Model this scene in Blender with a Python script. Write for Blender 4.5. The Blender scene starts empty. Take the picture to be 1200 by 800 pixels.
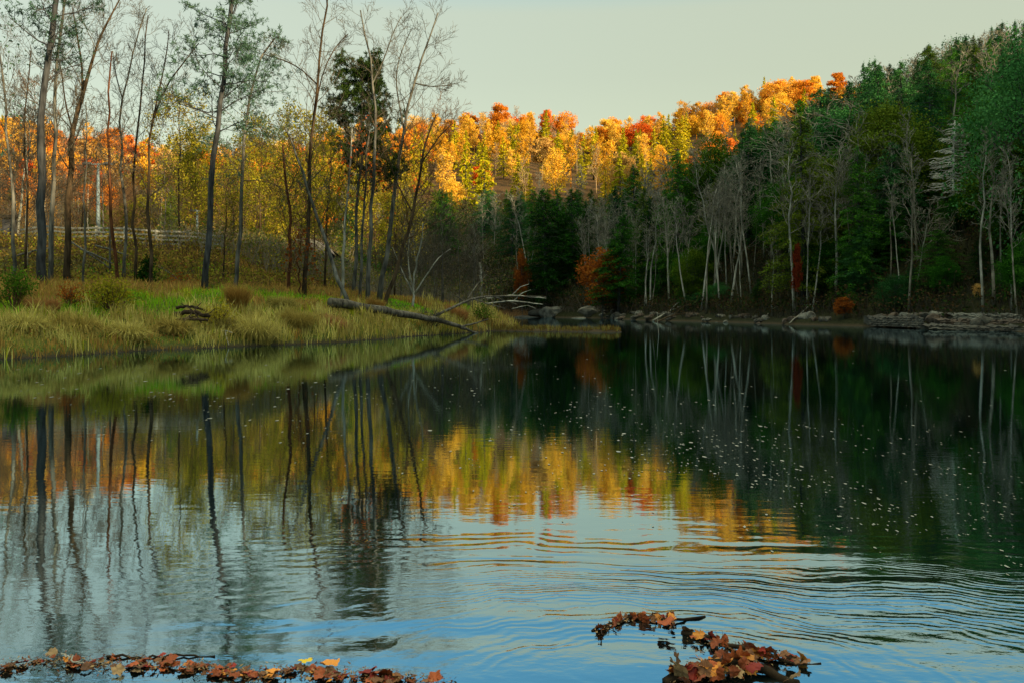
import bpy, math, random
import numpy as np
from mathutils import Vector

# ------------------------------------------------------------------ camera, sky, sun, exposure
scene = bpy.context.scene
COL = scene.collection
CAM_H, F_PX, HZ = 1.6, 1039.0, 361.0        # camera height (m), focal length in photo pixels, horizon row
cam = bpy.data.cameras.new("camera"); camo = bpy.data.objects.new("camera", cam); COL.objects.link(camo)
camo.location = (0, 0, CAM_H); camo.rotation_euler = (math.radians(90), 0, 0)
cam.sensor_width = 36.0; cam.lens = 36.0 * F_PX / 1200.0
cam.shift_y = -(400 - HZ) / 1200.0
cam.clip_start = 0.1; cam.clip_end = 4000
scene.camera = camo
SUN_EL, SUN_AZ = math.radians(11.0), math.atan2(0.80, -0.60)   # azimuth clockwise from +Y
SUN_DIR = Vector((math.sin(SUN_AZ) * math.cos(SUN_EL), math.cos(SUN_AZ) * math.cos(SUN_EL), math.sin(SUN_EL)))
sl = bpy.data.lights.new("sun", 'SUN'); so = bpy.data.objects.new("sun", sl); COL.objects.link(so)
sl.energy = 5.0; sl.angle = math.radians(0.5); sl.color = (1.0, 0.72, 0.40)
so.rotation_euler = SUN_DIR.to_track_quat('Z', 'Y').to_euler()
so.location = (0, 0, 60)
world = bpy.data.worlds.new("World"); scene.world = world; world.use_nodes = True
wn = world.node_tree.nodes; wl = world.node_tree.links; wn.clear()
w_out = wn.new('ShaderNodeOutputWorld'); w_add = wn.new('ShaderNodeAddShader')
b1 = wn.new('ShaderNodeBackground'); b2 = wn.new('ShaderNodeBackground')
sky = wn.new('ShaderNodeTexSky'); sky.sky_type = 'NISHITA'; sky.sun_disc = False
sky.sun_elevation = SUN_EL; sky.sun_rotation = SUN_AZ
wl.new(sky.outputs[0], b1.inputs[0]); b1.inputs[1].default_value = 0.04
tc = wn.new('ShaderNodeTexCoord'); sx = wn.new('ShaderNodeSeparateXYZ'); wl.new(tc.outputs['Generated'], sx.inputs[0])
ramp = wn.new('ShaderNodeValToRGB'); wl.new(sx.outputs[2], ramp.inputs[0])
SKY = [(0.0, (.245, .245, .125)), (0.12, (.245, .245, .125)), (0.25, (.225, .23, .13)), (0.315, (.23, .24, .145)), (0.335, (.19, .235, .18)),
       (0.365, (.09, .215, .25)), (0.43, (.055, .195, .27)), (0.60, (.06, .19, .26)), (0.78, (.84, .77, .49)), (1.0, (1.05, .94, .60))]  # overhead stops brightened and warmed beyond the view, added to lift shaded ground
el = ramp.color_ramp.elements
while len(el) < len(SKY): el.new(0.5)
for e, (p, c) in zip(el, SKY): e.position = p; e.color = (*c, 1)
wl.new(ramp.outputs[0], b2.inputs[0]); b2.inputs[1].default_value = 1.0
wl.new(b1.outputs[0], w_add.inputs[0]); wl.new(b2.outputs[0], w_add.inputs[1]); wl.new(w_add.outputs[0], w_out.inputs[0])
vs = scene.view_settings; vs.view_transform = 'Standard'; vs.look = 'None'; vs.exposure = 1.0; vs.gamma = 1.0
scene.cycles.max_bounces = 5; scene.cycles.diffuse_bounces = 2; scene.cycles.glossy_bounces = 2
scene.cycles.transmission_bounces = 2; scene.cycles.caustics_reflective = False; scene.cycles.caustics_refractive = False

# ------------------------------------------------------------------ helpers
RG = np.random.default_rng(7)
def at(px, py, Y):                       # a photo pixel at depth Y, as a point in the world
    return np.array([(px - 600) / F_PX * Y, Y, CAM_H + (HZ - py) / F_PX * Y])

class MB:
    """collects geometry for ONE mesh"""
    def __init__(s): s.v = []; s.f4 = []; s.f3 = []; s.c = []; s.n = 0; s.m4 = []; s.m3 = []
    def add(s, V, F4=None, F3=None, col=None):
        V = np.asarray(V, float).reshape(-1, 3); s.v.append(V)
        if F4 is not None and len(F4): s.f4.append(np.asarray(F4) + s.n)
        if F3 is not None and len(F3): s.f3.append(np.asarray(F3) + s.n)
        if col is not None: s.c.append(np.broadcast_to(np.asarray(col, float), (len(V), 3)))
        s.n += len(V)
    def tube(s, P, R, k=5, cap=True):
        P = np.asarray(P, float); R = np.asarray(R, float); n = len(P)
        T = np.gradient(P, axis=0); T /= np.linalg.norm(T, axis=1)[:, None] + 1e-9
        ref = np.array([0.9, 0.1, 0.2]) if abs(T[0][2]) > 0.8 else np.array([0.05, 0.1, 1.0])
        U = np.cross(T, ref); U /= np.linalg.norm(U, axis=1)[:, None] + 1e-9
        W = np.cross(T, U)
        a = np.arange(k) * 2 * math.pi / k
        V = P[:, None, :] + R[:, None, None] * (np.cos(a)[None, :, None] * U[:, None, :] + np.sin(a)[None, :, None] * W[:, None, :])
        i = np.arange(n - 1)[:, None] * k; j = np.arange(k)[None, :]; j2 = (j + 1) % k
        F = np.stack([i + j, i + j2, i + k + j2, i + k + j], -1).reshape(-1, 4)
        F3 = None
        if cap and k > 3:
            F3 = np.array([[0, q + 1, q] for q in range(1, k - 1)] + [[(n - 1) * k, (n - 1) * k + q, (n - 1) * k + q + 1] for q in range(1, k - 1)])
        s.add(V.reshape(-1, 3), F, F3)
    def box(s, c, sz, rot=None):
        h = np.asarray(sz, float) / 2
        V = np.array([[x, y, z] for x in (-1, 1) for y in (-1, 1) for z in (-1, 1)]) * h
        if rot is not None: V = V @ np.asarray(rot).T
        s.add(V + np.asarray(c), [[0, 1, 3, 2], [4, 6, 7, 5], [0, 4, 5, 1], [2, 3, 7, 6], [0, 2, 6, 4], [1, 5, 7, 3]])
    def mesh(s, name, mats=(), smooth=True):
        me = bpy.data.meshes.new(name)
        V = np.concatenate(s.v) if s.v else np.zeros((0, 3))
        F4 = np.concatenate(s.f4) if s.f4 else np.zeros((0, 4), int)
        F3 = np.concatenate(s.f3) if s.f3 else np.zeros((0, 3), int)
        me.vertices.add(len(V)); me.vertices.foreach_set('co', V.astype(np.float32).ravel())
        nl = F4.size + F3.size
        me.loops.add(nl); me.loops.foreach_set('vertex_index', np.concatenate([F4.ravel(), F3.ravel()]).astype(np.int32))
        tot = np.concatenate([np.full(len(F4), 4), np.full(len(F3), 3)]).astype(np.int32)
        st = np.concatenate([[0], np.cumsum(tot)[:-1]]).astype(np.int32) if len(tot) else tot
        me.polygons.add(len(tot)); me.polygons.foreach_set('loop_start', st); me.polygons.foreach_set('loop_total', tot)
        me.polygons.foreach_set('use_smooth', np.full(len(tot), smooth))
        if s.c:
            C = np.concatenate(s.c); ca = me.color_attributes.new('tint', 'FLOAT_COLOR', 'POINT')
            ca.data.foreach_set('color', np.hstack([C, np.ones((len(C), 1))]).astype(np.float32).ravel())
        me.update(calc_edges=True); me.validate()
        for m in (mats if isinstance(mats, (list, tuple)) else [mats]): me.materials.append(m)
        return me

def link(name, data, parent=None, loc=None):
    o = bpy.data.objects.new(name, data); COL.objects.link(o)
    if parent is not None: o.parent = parent
    if loc is not None: o.location = [float(a) for a in loc]
    return o
def tag(o, label=None, cat=None, group=None, kind=None):
    for k, v in (('label', label), ('category', cat), ('group', group), ('kind', kind)):
        if v: o[k] = v
    return o
def thing(name, label, cat, loc=(0, 0, 0), group=None, rz=0):
    o = link(name, None, None, loc); o.empty_display_size = .1; o.rotation_euler[2] = rz
    return tag(o, label, cat, group)
def setmat(o, m):
    o.material_slots[0].link = 'OBJECT'; o.material_slots[0].material = m
def copy_tree(root, loc, rz=0.0, sc=(1, 1, 1), label=None, group=None, mats=None, tilt=(0, 0)):
    r = root.copy(); COL.objects.link(r); r.location = [float(a) for a in loc]
    r.rotation_euler = (tilt[0], tilt[1], rz); r.scale = sc
    if label: r['label'] = label
    if group: r['group'] = group
    for ch in list(root.children):
        c = ch.copy(); COL.objects.link(c); c.parent = r
        key = ch.name.split('.')[0]
        if mats and key in mats: setmat(c, mats[key])
    return r
PROTO = set()
def drop(root):                          # remove a source that has only been copied from
    for c in list(root.children): bpy.data.objects.remove(c)
    bpy.data.objects.remove(root)

# ------------------------------------------------------------------ materials
def new_mat(name):
    m = bpy.data.materials.new(name); m.use_nodes = True
    nt = m.node_tree; nt.nodes.clear()
    out = nt.nodes.new('ShaderNodeOutputMaterial'); return m, nt, nt.nodes, nt.links, out
def noise(N, L, scale, detail=3, coord=None, rough=.55):
    t = N.new('ShaderNodeTexNoise'); t.inputs['Scale'].default_value = scale
    t.inputs['Detail'].default_value = detail; t.inputs['Roughness'].default_value = rough
    if coord is not None: L.new(coord, t.inputs['Vector'])
    return t
def cramp(N, L, src, stops):
    r = N.new('ShaderNodeValToRGB'); L.new(src, r.inputs[0]); e = r.color_ramp.elements
    while len(e) < len(stops): e.new(0.5)
    for a, (p, c) in zip(e, stops): a.position = p; a.color = (*c, 1)
    return r
def mixc(N, L, fac, a, b, typ='MIX'):
    m = N.new('ShaderNodeMix'); m.data_type = 'RGBA'; m.blend_type = typ
    for sock, v in ((m.inputs[0], fac), (m.inputs[6], a), (m.inputs[7], b)):
        if hasattr(v, 'is_linked'): L.new(v, sock)
        else: sock.default_value = v if isinstance(v, (int, float)) else (*v, 1)
    return m.outputs[2]
def bark_mat(name, a, b, sc=6, stretch=.18, bump=.6):
    m, nt, N, L, out = new_mat(name)
    t = N.new('ShaderNodeTexCoord'); mp = N.new('ShaderNodeMapping'); L.new(t.outputs['Object'], mp.inputs[0])
    mp.inputs['Scale'].default_value = (1, 1, stretch)
    n1 = noise(N, L, sc, 4, mp.outputs[0]); n2 = noise(N, L, .9, 2, t.outputs['Object'])
    c = cramp(N, L, n1.outputs[0], [(.32, a), (.62, b)])
    c2 = cramp(N, L, n2.outputs[0], [(.35, (.55, .55, .55)), (.65, (1.15, 1.15, 1.15))])
    col = mixc(N, L, 1.0, c.outputs[0], c2.outputs[0], 'MULTIPLY')
    d = N.new('ShaderNodeBsdfPrincipled'); L.new(col, d.inputs['Base Color'])
    d.inputs['Roughness'].default_value = .9; d.inputs['Specular IOR Level'].default_value = .1
    if bump:
        bp = N.new('ShaderNodeBump'); bp.inputs['Strength'].default_value = bump; bp.inputs['Distance'].default_value = .03
        L.new(n1.outputs[0], bp.inputs['Height']); L.new(bp.outputs[0], d.inputs['Normal'])
    L.new(d.outputs[0], out.inputs[0]); return m
def leaf_mat(name, cols, trans=.25, nsc=.35):
    """cols: list of 3-4 colours, spread over clumps and single leaves"""
    m, nt, N, L, out = new_mat(name)
    t = N.new('ShaderNodeTexCoord'); g = N.new('ShaderNodeNewGeometry'); oi = N.new('ShaderNodeObjectInfo')
    n1 = noise(N, L, nsc, 2, t.outputs['Object'])
    a = N.new('ShaderNodeMath'); a.operation = 'MULTIPLY_ADD'; L.new(g.outputs['Random Per Island'], a.inputs[0]); a.inputs[1].default_value = .35
    L.new(n1.outputs[0], a.inputs[2])
    b = N.new('ShaderNodeMath'); b.operation = 'MULTIPLY_ADD'; L.new(oi.outputs['Random'], b.inputs[0]); b.inputs[1].default_value = .62
    L.new(a.outputs[0], b.inputs[2])
    b2n = N.new('ShaderNodeMath'); b2n.operation = 'MULTIPLY'; L.new(b.outputs[0], b2n.inputs[0]); b2n.inputs[1].default_value = .5; b = b2n
    k = len(cols); r = cramp(N, L, b.outputs[0], [(.29 + .42 * i / (k - 1), c) for i, c in enumerate(cols)])
    d = N.new('ShaderNodeBsdfDiffuse'); L.new(r.outputs[0], d.inputs[0])
    tr = N.new('ShaderNodeBsdfTranslucent'); L.new(r.outputs[0], tr.inputs[0])
    mx = N.new('ShaderNodeMixShader'); mx.inputs[0].default_value = trans
    L.new(d.outputs[0], mx.inputs[1]); L.new(tr.outputs[0], mx.inputs[2]); L.new(mx.outputs[0], out.inputs[0]); return m
def tint_mat(name, trans=.2, rough=.9):
    m, nt, N, L, out = new_mat(name)
    va = N.new('ShaderNodeVertexColor'); va.layer_name = 'tint'
    g = N.new('ShaderNodeNewGeometry')
    c = cramp(N, L, g.outputs['Random Per Island'], [(0, (.65, .65, .65)), (1, (1.2, 1.2, 1.2))])
    col = mixc(N, L, 1.0, va.outputs[0], c.outputs[0], 'MULTIPLY')
    d = N.new('ShaderNodeBsdfDiffuse'); L.new(col, d.inputs[0]); tr = N.new('ShaderNodeBsdfTranslucent'); L.new(col, tr.inputs[0])
    mx = N.new('ShaderNodeMixShader'); mx.inputs[0].default_value = trans
    L.new(d.outputs[0], mx.inputs[1]); L.new(tr.outputs[0], mx.inputs[2]); L.new(mx.outputs[0], out.inputs[0]); return m

M = {}
M['bark_dark'] = bark_mat('bark_dark', (.016, .018, .020), (.070, .078, .082), 6)
M['bark_brown'] = bark_mat('bark_brown', (.022, .016, .009), (.085, .062, .036), 5)
M['bark_grey'] = bark_mat('bark_grey', (.035, .038, .035), (.15, .155, .135), 6)
M['bark_pale'] = bark_mat('bark_pale', (.16, .17, .135), (.43, .44, .37), 3, bump=.3)
M['bark_red'] = bark_mat('bark_red', (.035, .014, .006), (.12, .05, .022), 4)
M['bark_tan'] = bark_mat('bark_tan', (.22, .15, .08), (.45, .33, .18), 3, bump=0)
M['bark_far'] = bark_mat('bark_far', (.10, .10, .075), (.27, .26, .20), 3, bump=0)
M['twig'] = bark_mat('twig', (.05, .047, .036), (.12, .11, .08), 3, bump=0)
M['twig_brown'] = bark_mat('twig_brown', (.06, .036, .016), (.16, .10, .05), 3, bump=0)
M['twig_pale'] = bark_mat('twig_pale', (.11, .11, .085), (.26, .26, .205), 3, bump=0)
M['hemlock'] = leaf_mat('hemlock_needles', [(.007, .030, .004), (.019, .085, .009), (.040, .155, .014), (.075, .21, .022)], .15)
M['hemlock_teal'] = leaf_mat('hemlock_needles_teal', [(.008, .036, .009), (.022, .10, .026), (.045, .165, .045), (.07, .21, .060)], .15)
M['hemlock_olive'] = leaf_mat('hemlock_needles_olive', [(.02, .05, .006), (.05, .11, .010), (.09, .15, .012), (.12, .17, .02)], .15)
M['conifer_lit'] = leaf_mat('sunlit_yellow_green_needles', [(.24, .25, .010), (.42, .40, .012), (.55, .47, .018), (.64, .46, .03)], .2)  # sunlit copy of conifer needles, warm light put into the colour
M['leaf_orange'] = leaf_mat('orange_leaves', [(.46, .15, .015), (.70, .25, .02), (.80, .36, .035), (.85, .45, .06)], .3)
M['leaf_red'] = leaf_mat('red_orange_leaves', [(.44, .075, .014), (.66, .13, .016), (.76, .20, .03), (.80, .32, .06)], .3)
M['leaf_gold'] = leaf_mat('golden_leaves', [(.52, .27, .022), (.76, .42, .03), (.86, .52, .05), (.90, .62, .11)], .3)
M['leaf_tan'] = leaf_mat('tan_leaves', [(.42, .24, .06), (.60, .37, .10), (.70, .47, .16), (.76, .55, .22)], .3)
M['leaf_olive'] = leaf_mat('olive_leaves', [(.11, .12, .012), (.24, .23, .016), (.37, .33, .022), (.46, .36, .035)], .3)
M['leaf_rust'] = leaf_mat('rust_leaves', [(.15, .045, .010), (.30, .09, .015), (.42, .15, .022), (.50, .20, .035)], .3)
M['leaf_crimson'] = leaf_mat('crimson_leaves', [(.10, .018, .008), (.20, .035, .012), (.28, .05, .018), (.32, .08, .025)], .3)
M['leaf_green'] = leaf_mat('green_leaves', [(.04, .10, .01), (.09, .20, .015), (.14, .27, .02), (.2, .3, .04)], .3)
M['pine'] = leaf_mat('pine_needles', [(.02, .05, .03), (.04, .09, .06), (.06, .13, .09), (.09, .16, .10)], .2)
M['pine_olive'] = leaf_mat('pine_needles_olive', [(.015, .035, .008), (.035, .07, .015), (.06, .10, .02), (.09, .12, .02)], .2)
M['tint'] = tint_mat('grass_blades')

# ------------------------------------------------------------------ terrain
LEFT = [(-140, 8), (-60, 20), (-36, 24), (-22, 26.6), (-16, 28.0), (-14.6, 31.4), (-13.3, 34.6), (-10.9, 37.8), (-8, 41.5), (-6, 48.5), (-3.2, 56),
        (-1.0, 62), (0.6, 67), (-2, 76), (-8, 95), (-14, 115), (-30, 130), (-34, 150)]
FAR = [(-20, 158), (-1.5, 152), (5.8, 149), (13.3, 136), (17, 113), (23.5, 98), (26.4, 85), (30.5, 75.5), (32, 66.5), (34, 59), (45, 40), (60, 10), (80, -80)]
NEAR = [(20, -60), (10, -20), (6, 0), (3, 3.0), (0, 3.2), (-1.5, 3.45), (-4, 3.3), (-12, 2.6), (-140, -10)]
_rj = np.random.default_rng(19); _L = []
for (xa, ya), (xb, yb) in zip(LEFT, LEFT[1:]):
    L_ = math.hypot(xb - xa, yb - ya); m_ = int(L_ / 1.3) if (26 < ya < 68 and xa > -30) else 1
    for q_ in range(max(1, m_)):
        t_ = q_ / max(1, m_); jx, jy = (_rj.uniform(-.38, .38), _rj.uniform(-.38, .38)) if q_ else (0, 0); _L.append((xa + (xb - xa) * t_ + jx, ya + (yb - ya) * t_ + jy))
LEFT = _L + [LEFT[-1]]
POLY = np.array(LEFT + FAR + NEAR, float)
def _segdist(X, Y, A, B):
    d = B - A; t = ((X - A[0]) * d[0] + (Y - A[1]) * d[1]) / (d @ d); t = np.clip(t, 0, 1)
    return np.hypot(X - A[0] - t * d[0], Y - A[1] - t * d[1])
def _dist(X, Y, P):
    D = np.full(np.shape(X), 1e9)
    for i in range(len(P) - 1): D = np.minimum(D, _segdist(X, Y, np.array(P[i], float), np.array(P[i + 1], float)))
    return D
def in_water(X, Y):
    c = np.zeros(np.shape(X), bool); n = len(POLY)
    for i in range(n):
        a, b = POLY[i], POLY[(i + 1) % n]
        if a[1] == b[1]: continue
        k = ((a[1] > Y) != (b[1] > Y)) & (X < (b[0] - a[0]) * (Y - a[1]) / (b[1] - a[1]) + a[0]); c ^= k
    return c
def ss(x, a, b):
    t = np.clip((x - a) / (b - a), 0, 1); return t * t * (3 - 2 * t)
_h = np.random.default_rng(3).random((64, 64))
def vn(x, y):                            # smooth value noise, -1..1
    xi = np.floor(x).astype(int); yi = np.floor(y).astype(int); fx = x - xi; fy = y - yi
    fx = fx * fx * (3 - 2 * fx); fy = fy * fy * (3 - 2 * fy)
    g = lambda i, j: _h[i % 64, j % 64]
    return 2 * ((g(xi, yi) * (1 - fx) + g(xi + 1, yi) * fx) * (1 - fy) + (g(xi, yi + 1) * (1 - fx) + g(xi + 1, yi + 1) * fx) * fy) - 1
CR_X = [-420, -300, -230, -175, -146, -118, -80, -37, 0, 37, 73, 110, 150, 220, 320, 500]
CR_Z = [62, 62, 64, 58, 44, 54, 62, 68, 71, 67, 74, 84, 92, 100, 100, 90]
def terrain(X, Y):
    X = np.asarray(X, float); Y = np.asarray(Y, float)
    dl = _dist(X, Y, LEFT); df = _dist(X, Y, FAR); dn = _dist(X, Y, NEAR); s = np.minimum(np.minimum(dl, df), dn)
    w = in_water(X, Y)
    near = dn <= np.minimum(dl, df)
    left = (dl < df) & ~near
    zl = .18 * (1 - np.exp(-s / .25)) + 2.25 * (1 - np.exp(-s / np.interp(Y, [34, 44], [7.0, 3.0]))) + .22 * vn(X * .35 + 9, Y * .35) * ss(s, 1, 5)
    zl = zl + 4.4 * ss(Y - .25 * (X + 18), 50, 76) * ss(-X, 9, 26)
    zf = .35 * (1 - np.exp(-s / .3)) + .9 * (1 - np.exp(-s / 4)) + .25 * vn(X * .3, Y * .3 + 5) * ss(s, .5, 3)
    zn = .05 * s / (s + .6) + .5 * ss(s, 1, 12)
    z = np.where(left, zl, np.where(near, zn, zf))
    xs = np.interp(Y, [-400, -60, 0, 59, 66, 85, 113, 136, 150, 200, 260, 330, 420], [60, 62, 58, 35, 33.5, 28.5, 20, 15.5, 15, 38, 78, 130, 190])
    r = np.clip(X - xs, 0, None)
    right = 102 * (1 - np.exp(-(.50 * r) / 102 * 1.25)) * 1.02
    right = np.minimum(right, 104) * ss(r, -6, 9)
    back = np.interp(X, CR_X, CR_Z) * np.clip(.12 * ss(Y, 90, 200) + .88 * np.clip((Y - 165) / 215., 0, 1) ** 1.05, 0, 1)
    back = np.where(Y > 392, back - (Y - 392) * .10, back)
    hill = np.maximum(right, back) + 3.0 * np.exp(-np.abs(right - back) / 6) * ss(np.minimum(right, back), 0, 8)
    hill = hill + 2.2 * vn(X / 26., Y / 26.) * ss(hill, 6, 25)
    z = z + np.where(near, 0, hill * ss(s, -2, 13))
    zw = -.08 - .9 * (1 - np.exp(-s / 3.0))
    bar = np.minimum(_segdist(X, Y, np.array([-.6, 62.]), np.array([3.2, 60.5])), _segdist(X, Y, np.array([3.2, 60.5]), np.array([6.6, 58.8])))
    zw = np.maximum(zw, .16 - .5 * np.clip(bar - .35 - .25 * vn(X * .9, Y * .9), 0, 4))
    return np.where(w, zw, z)
def T(x, y): return float(terrain(np.array([x]), np.array([y]))[0])

gx = np.unique(np.concatenate([np.linspace(-1500, -260, 14), np.linspace(-260, -60, 70), np.linspace(-60, -30, 50), np.linspace(-30, 8, 210), np.linspace(8, 60, 90), np.linspace(60, 330, 80), np.linspace(330, 1500, 14)]))
gy = np.unique(np.concatenate([np.linspace(-1200, -300, 8), np.linspace(-300, 0, 50), np.linspace(0, 24, 40), np.linspace(24, 80, 260), np.linspace(80, 165, 130), np.linspace(165, 430, 90), np.linspace(430, 1800, 14)]))
GX, GY = np.meshgrid(gx, gy); GZ = terrain(GX, GY)
nx, ny = len(gx), len(gy)
mb = MB(); ii = (np.arange(ny - 1)[:, None] * nx + np.arange(nx - 1)[None, :])
mb.add(np.stack([GX, GY, GZ], -1).reshape(-1, 3), np.stack([ii, ii + 1, ii + nx + 1, ii + nx], -1).reshape(-1, 4))
def ground_mat():
    m, nt, N, L, out = new_mat('ground_leaf_litter_and_turf')
    t = N.new('ShaderNodeTexCoord'); P = t.outputs['Object']
    sp = N.new('ShaderNodeSeparateXYZ'); L.new(P, sp.inputs[0])
    n1 = noise(N, L, 5, 5, P, .7); n2 = noise(N, L, .25, 3, P); n3 = noise(N, L, .9, 3, P)
    litter = cramp(N, L, n1.outputs[0], [(.3, (.025, .016, .007)), (.5, (.085, .05, .02)), (.7, (.20, .12, .05))])
    turf = cramp(N, L, n1.outputs[0], [(.3, (.035, .05, .008)), (.6, (.10, .13, .02)), (.75, (.16, .14, .05))])
    # turf on the low left bank
    a = N.new('ShaderNodeMapRange'); L.new(sp.outputs[0], a.inputs[0]); a.inputs[1].default_value = 6; a.inputs[2].default_value = 0
    b = N.new('ShaderNodeMapRange'); L.new(sp.outputs[1], b.inputs[0]); b.inputs[1].default_value = 66; b.inputs[2].default_value = 54
    c = N.new('ShaderNodeMath'); c.operation = 'MULTIPLY'; L.new(a.outputs[0], c.inputs[0]); L.new(b.outputs[0], c.inputs[1])
    col = mixc(N, L, c.outputs[0], litter.outputs[0], turf.outputs[0])
    shaded_moss = cramp(N, L, n1.outputs[0], [(.3, (.006, .009, .004)), (.55, (.02, .024, .009)), (.75, (.05, .045, .02))])  # mossy litter, with the shade of the woods darkened into its colour
    e1 = N.new('ShaderNodeMapRange'); L.new(sp.outputs[0], e1.inputs[0]); e1.inputs[1].default_value = 2; e1.inputs[2].default_value = 8
    e2 = N.new('ShaderNodeMapRange'); L.new(sp.outputs[1], e2.inputs[0]); e2.inputs[1].default_value = 215; e2.inputs[2].default_value = 190
    e3 = N.new('ShaderNodeMath'); e3.operation = 'MULTIPLY'; L.new(e1.outputs[0], e3.inputs[0]); L.new(e2.outputs[0], e3.inputs[1])
    col = mixc(N, L, e3.outputs[0], col, shaded_moss.outputs[0])
    mud = N.new('ShaderNodeMapRange'); L.new(sp.outputs[2], mud.inputs[0]); mud.inputs[1].default_value = .28; mud.inputs[2].default_value = .02
    col = mixc(N, L, mud.outputs[0], col, (.05, .04, .025))
    d = N.new('ShaderNodeBsdfPrincipled'); L.new(col, d.inputs['Base Color']); d.inputs['Roughness'].default_value = .95
    d.inputs['Specular IOR Level'].default_value = .1
    bp = N.new('ShaderNodeBump'); bp.inputs['Strength'].default_value = .8; bp.inputs['Distance'].default_value = .12
    L.new(n1.outputs[0], bp.inputs['Height']); L.new(bp.outputs[0], d.inputs['Normal'])
    L.new(d.outputs[0], out.inputs[0]); return m
tag(link('ground', mb.mesh('ground', ground_mat())), kind='structure')

# ------------------------------------------------------------------ water
def water_mat():
    m, nt, N, L, out = new_mat('river_water')
    t = N.new('ShaderNodeTexCoord'); P = t.outputs['Object']
    sp = N.new('ShaderNodeSeparateXYZ'); L.new(P, sp.inputs[0])
    def stretched(sx_, sy_, scale, det, rot=0, rough=.5):
        mp = N.new('ShaderNodeMapping'); L.new(P, mp.inputs[0]); mp.inputs['Scale'].default_value = (sx_, sy_, 1); mp.inputs['Rotation'].default_value = (0, 0, rot)
        return noise(N, L, scale, det, mp.outputs[0], rough).outputs[0]
    def mr(src, a, b, c, d):
        x = N.new('ShaderNodeMapRange'); L.new(src, x.inputs[0])
        for i, v in zip((1, 2, 3, 4), (a, b, c, d)): x.inputs[i].default_value = v
        x.interpolation_type = 'SMOOTHSTEP'; return x.outputs[0]
    def mul(a, b):
        x = N.new('ShaderNodeMath'); x.operation = 'MULTIPLY'
        for i, v in enumerate((a, b)):
            if hasattr(v, 'is_linked'): L.new(v, x.inputs[i])
            else: x.inputs[i].default_value = v
        return x.outputs[0]
    def add(a, b):
        x = N.new('ShaderNodeMath'); x.operation = 'ADD'; L.new(a, x.inputs[0]); L.new(b, x.inputs[1]); return x.outputs[0]
    Y = sp.outputs[1]; X = sp.outputs[0]
    fine = mul(stretched(1, 2.2, 5.0, 2, .1), .0005)                       # breeze ripples over the pool
    mid = mul(mul(stretched(1, 2.8, 1.6, 2, -.1), .0008), mr(Y, 30, 6, .35, 1))
    swell = mul(mul(stretched(.5, 2.2, .9, 2, .25, .4), .026), mr(Y, 7.4, 4.5, 0, 1))   # riffle close to the near bank
    swell = mul(swell, mr(X, -2.5, .5, .12, 1))
    # long curved wavelets spreading from the snagged leaves
    mp = N.new('ShaderNodeMapping'); L.new(P, mp.inputs[0]); mp.inputs['Location'].default_value = (-.9, -4.3, 0)
    nw = noise(N, L, .8, 3, P); nv = N.new('ShaderNodeVectorMath'); nv.operation = 'SCALE'; L.new(nw.outputs[1], nv.inputs[0]); nv.inputs['Scale'].default_value = .8
    av = N.new('ShaderNodeVectorMath'); L.new(mp.outputs[0], av.inputs[0]); L.new(nv.outputs[0], av.inputs[1])
    mp2 = N.new('ShaderNodeMapping'); L.new(av.outputs[0], mp2.inputs[0]); mp2.inputs['Scale'].default_value = (.42, 1, 1)
    wv = N.new('ShaderNodeTexWave'); wv.wave_type = 'RINGS'; wv.rings_direction = 'SPHERICAL'; L.new(mp2.outputs[0], wv.inputs[0])
    wv.inputs['Scale'].default_value = 2.3; wv.inputs['Distortion'].default_value = 2.2; wv.inputs['Detail'].default_value = 2; wv.inputs['Detail Scale'].default_value = 1.2
    rings = mul(mul(wv.outputs['Fac'], .0016), mul(mr(Y, 4.0, 5.2, .6, 1), mr(Y, 6.7, 5.5, 0, 1)))
    rings = mul(mul(rings, mr(X, -2.6, -.8, 0, 1)), mr(stretched(.5, 1, 1.1, 2), .38, .62, .1, 1))
    wf = N.new('ShaderNodeTexWave'); wf.wave_type = 'RINGS'; wf.rings_direction = 'SPHERICAL'; L.new(mp2.outputs[0], wf.inputs[0])
    wf.inputs['Scale'].default_value = 6.5; wf.inputs['Distortion'].default_value = 3.5; wf.inputs['Detail'].default_value = 2; wf.inputs['Detail Scale'].default_value = 1.5
    fine = add(fine, mul(mul(wf.outputs['Fac'], .0007), mul(mr(Y, 5.9, 5.0, 0, 1), mr(X, -1.2, .2, 0, 1))))
    chop = mul(mul(stretched(1, 1.7, 16, 3, .2), .0012), mul(mr(Y, 6.2, 4.6, .1, 1), mr(X, -1.5, .6, .3, 1)))
    h = add(add(add(fine, mid), add(swell, rings)), chop)
    bp = N.new('ShaderNodeBump'); bp.inputs['Strength'].default_value = 1; bp.inputs['Distance'].default_value = 1.0
    L.new(h, bp.inputs['Height'])
    g = N.new('ShaderNodeBsdfGlossy'); g.inputs['Roughness'].default_value = .02
    g.inputs[0].default_value = (.69, .89, 1.0, 1); L.new(bp.outputs[0], g.inputs['Normal'])
    d = N.new('ShaderNodeBsdfDiffuse'); d.inputs[0].default_value = (.002, .006, .006, 1)
    fr = N.new('ShaderNodeFresnel'); fr.inputs[0].default_value = 2.6; L.new(bp.outputs[0], fr.inputs['Normal'])
    mx = N.new('ShaderNodeMixShader'); L.new(mr(fr.outputs[0], 0, 1, .50, 1), mx.inputs[0])
    L.new(d.outputs[0], mx.inputs[1]); L.new(g.outputs[0], mx.inputs[2]); L.new(mx.outputs[0], out.inputs[0]); return m
mb = MB(); mb.add([[-180, -120, 0], [120, -120, 0], [120, 175, 0], [-180, 175, 0]], [[0, 1, 2, 3]])
tag(link('water', mb.mesh('water', water_mat())), kind='structure')

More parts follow.
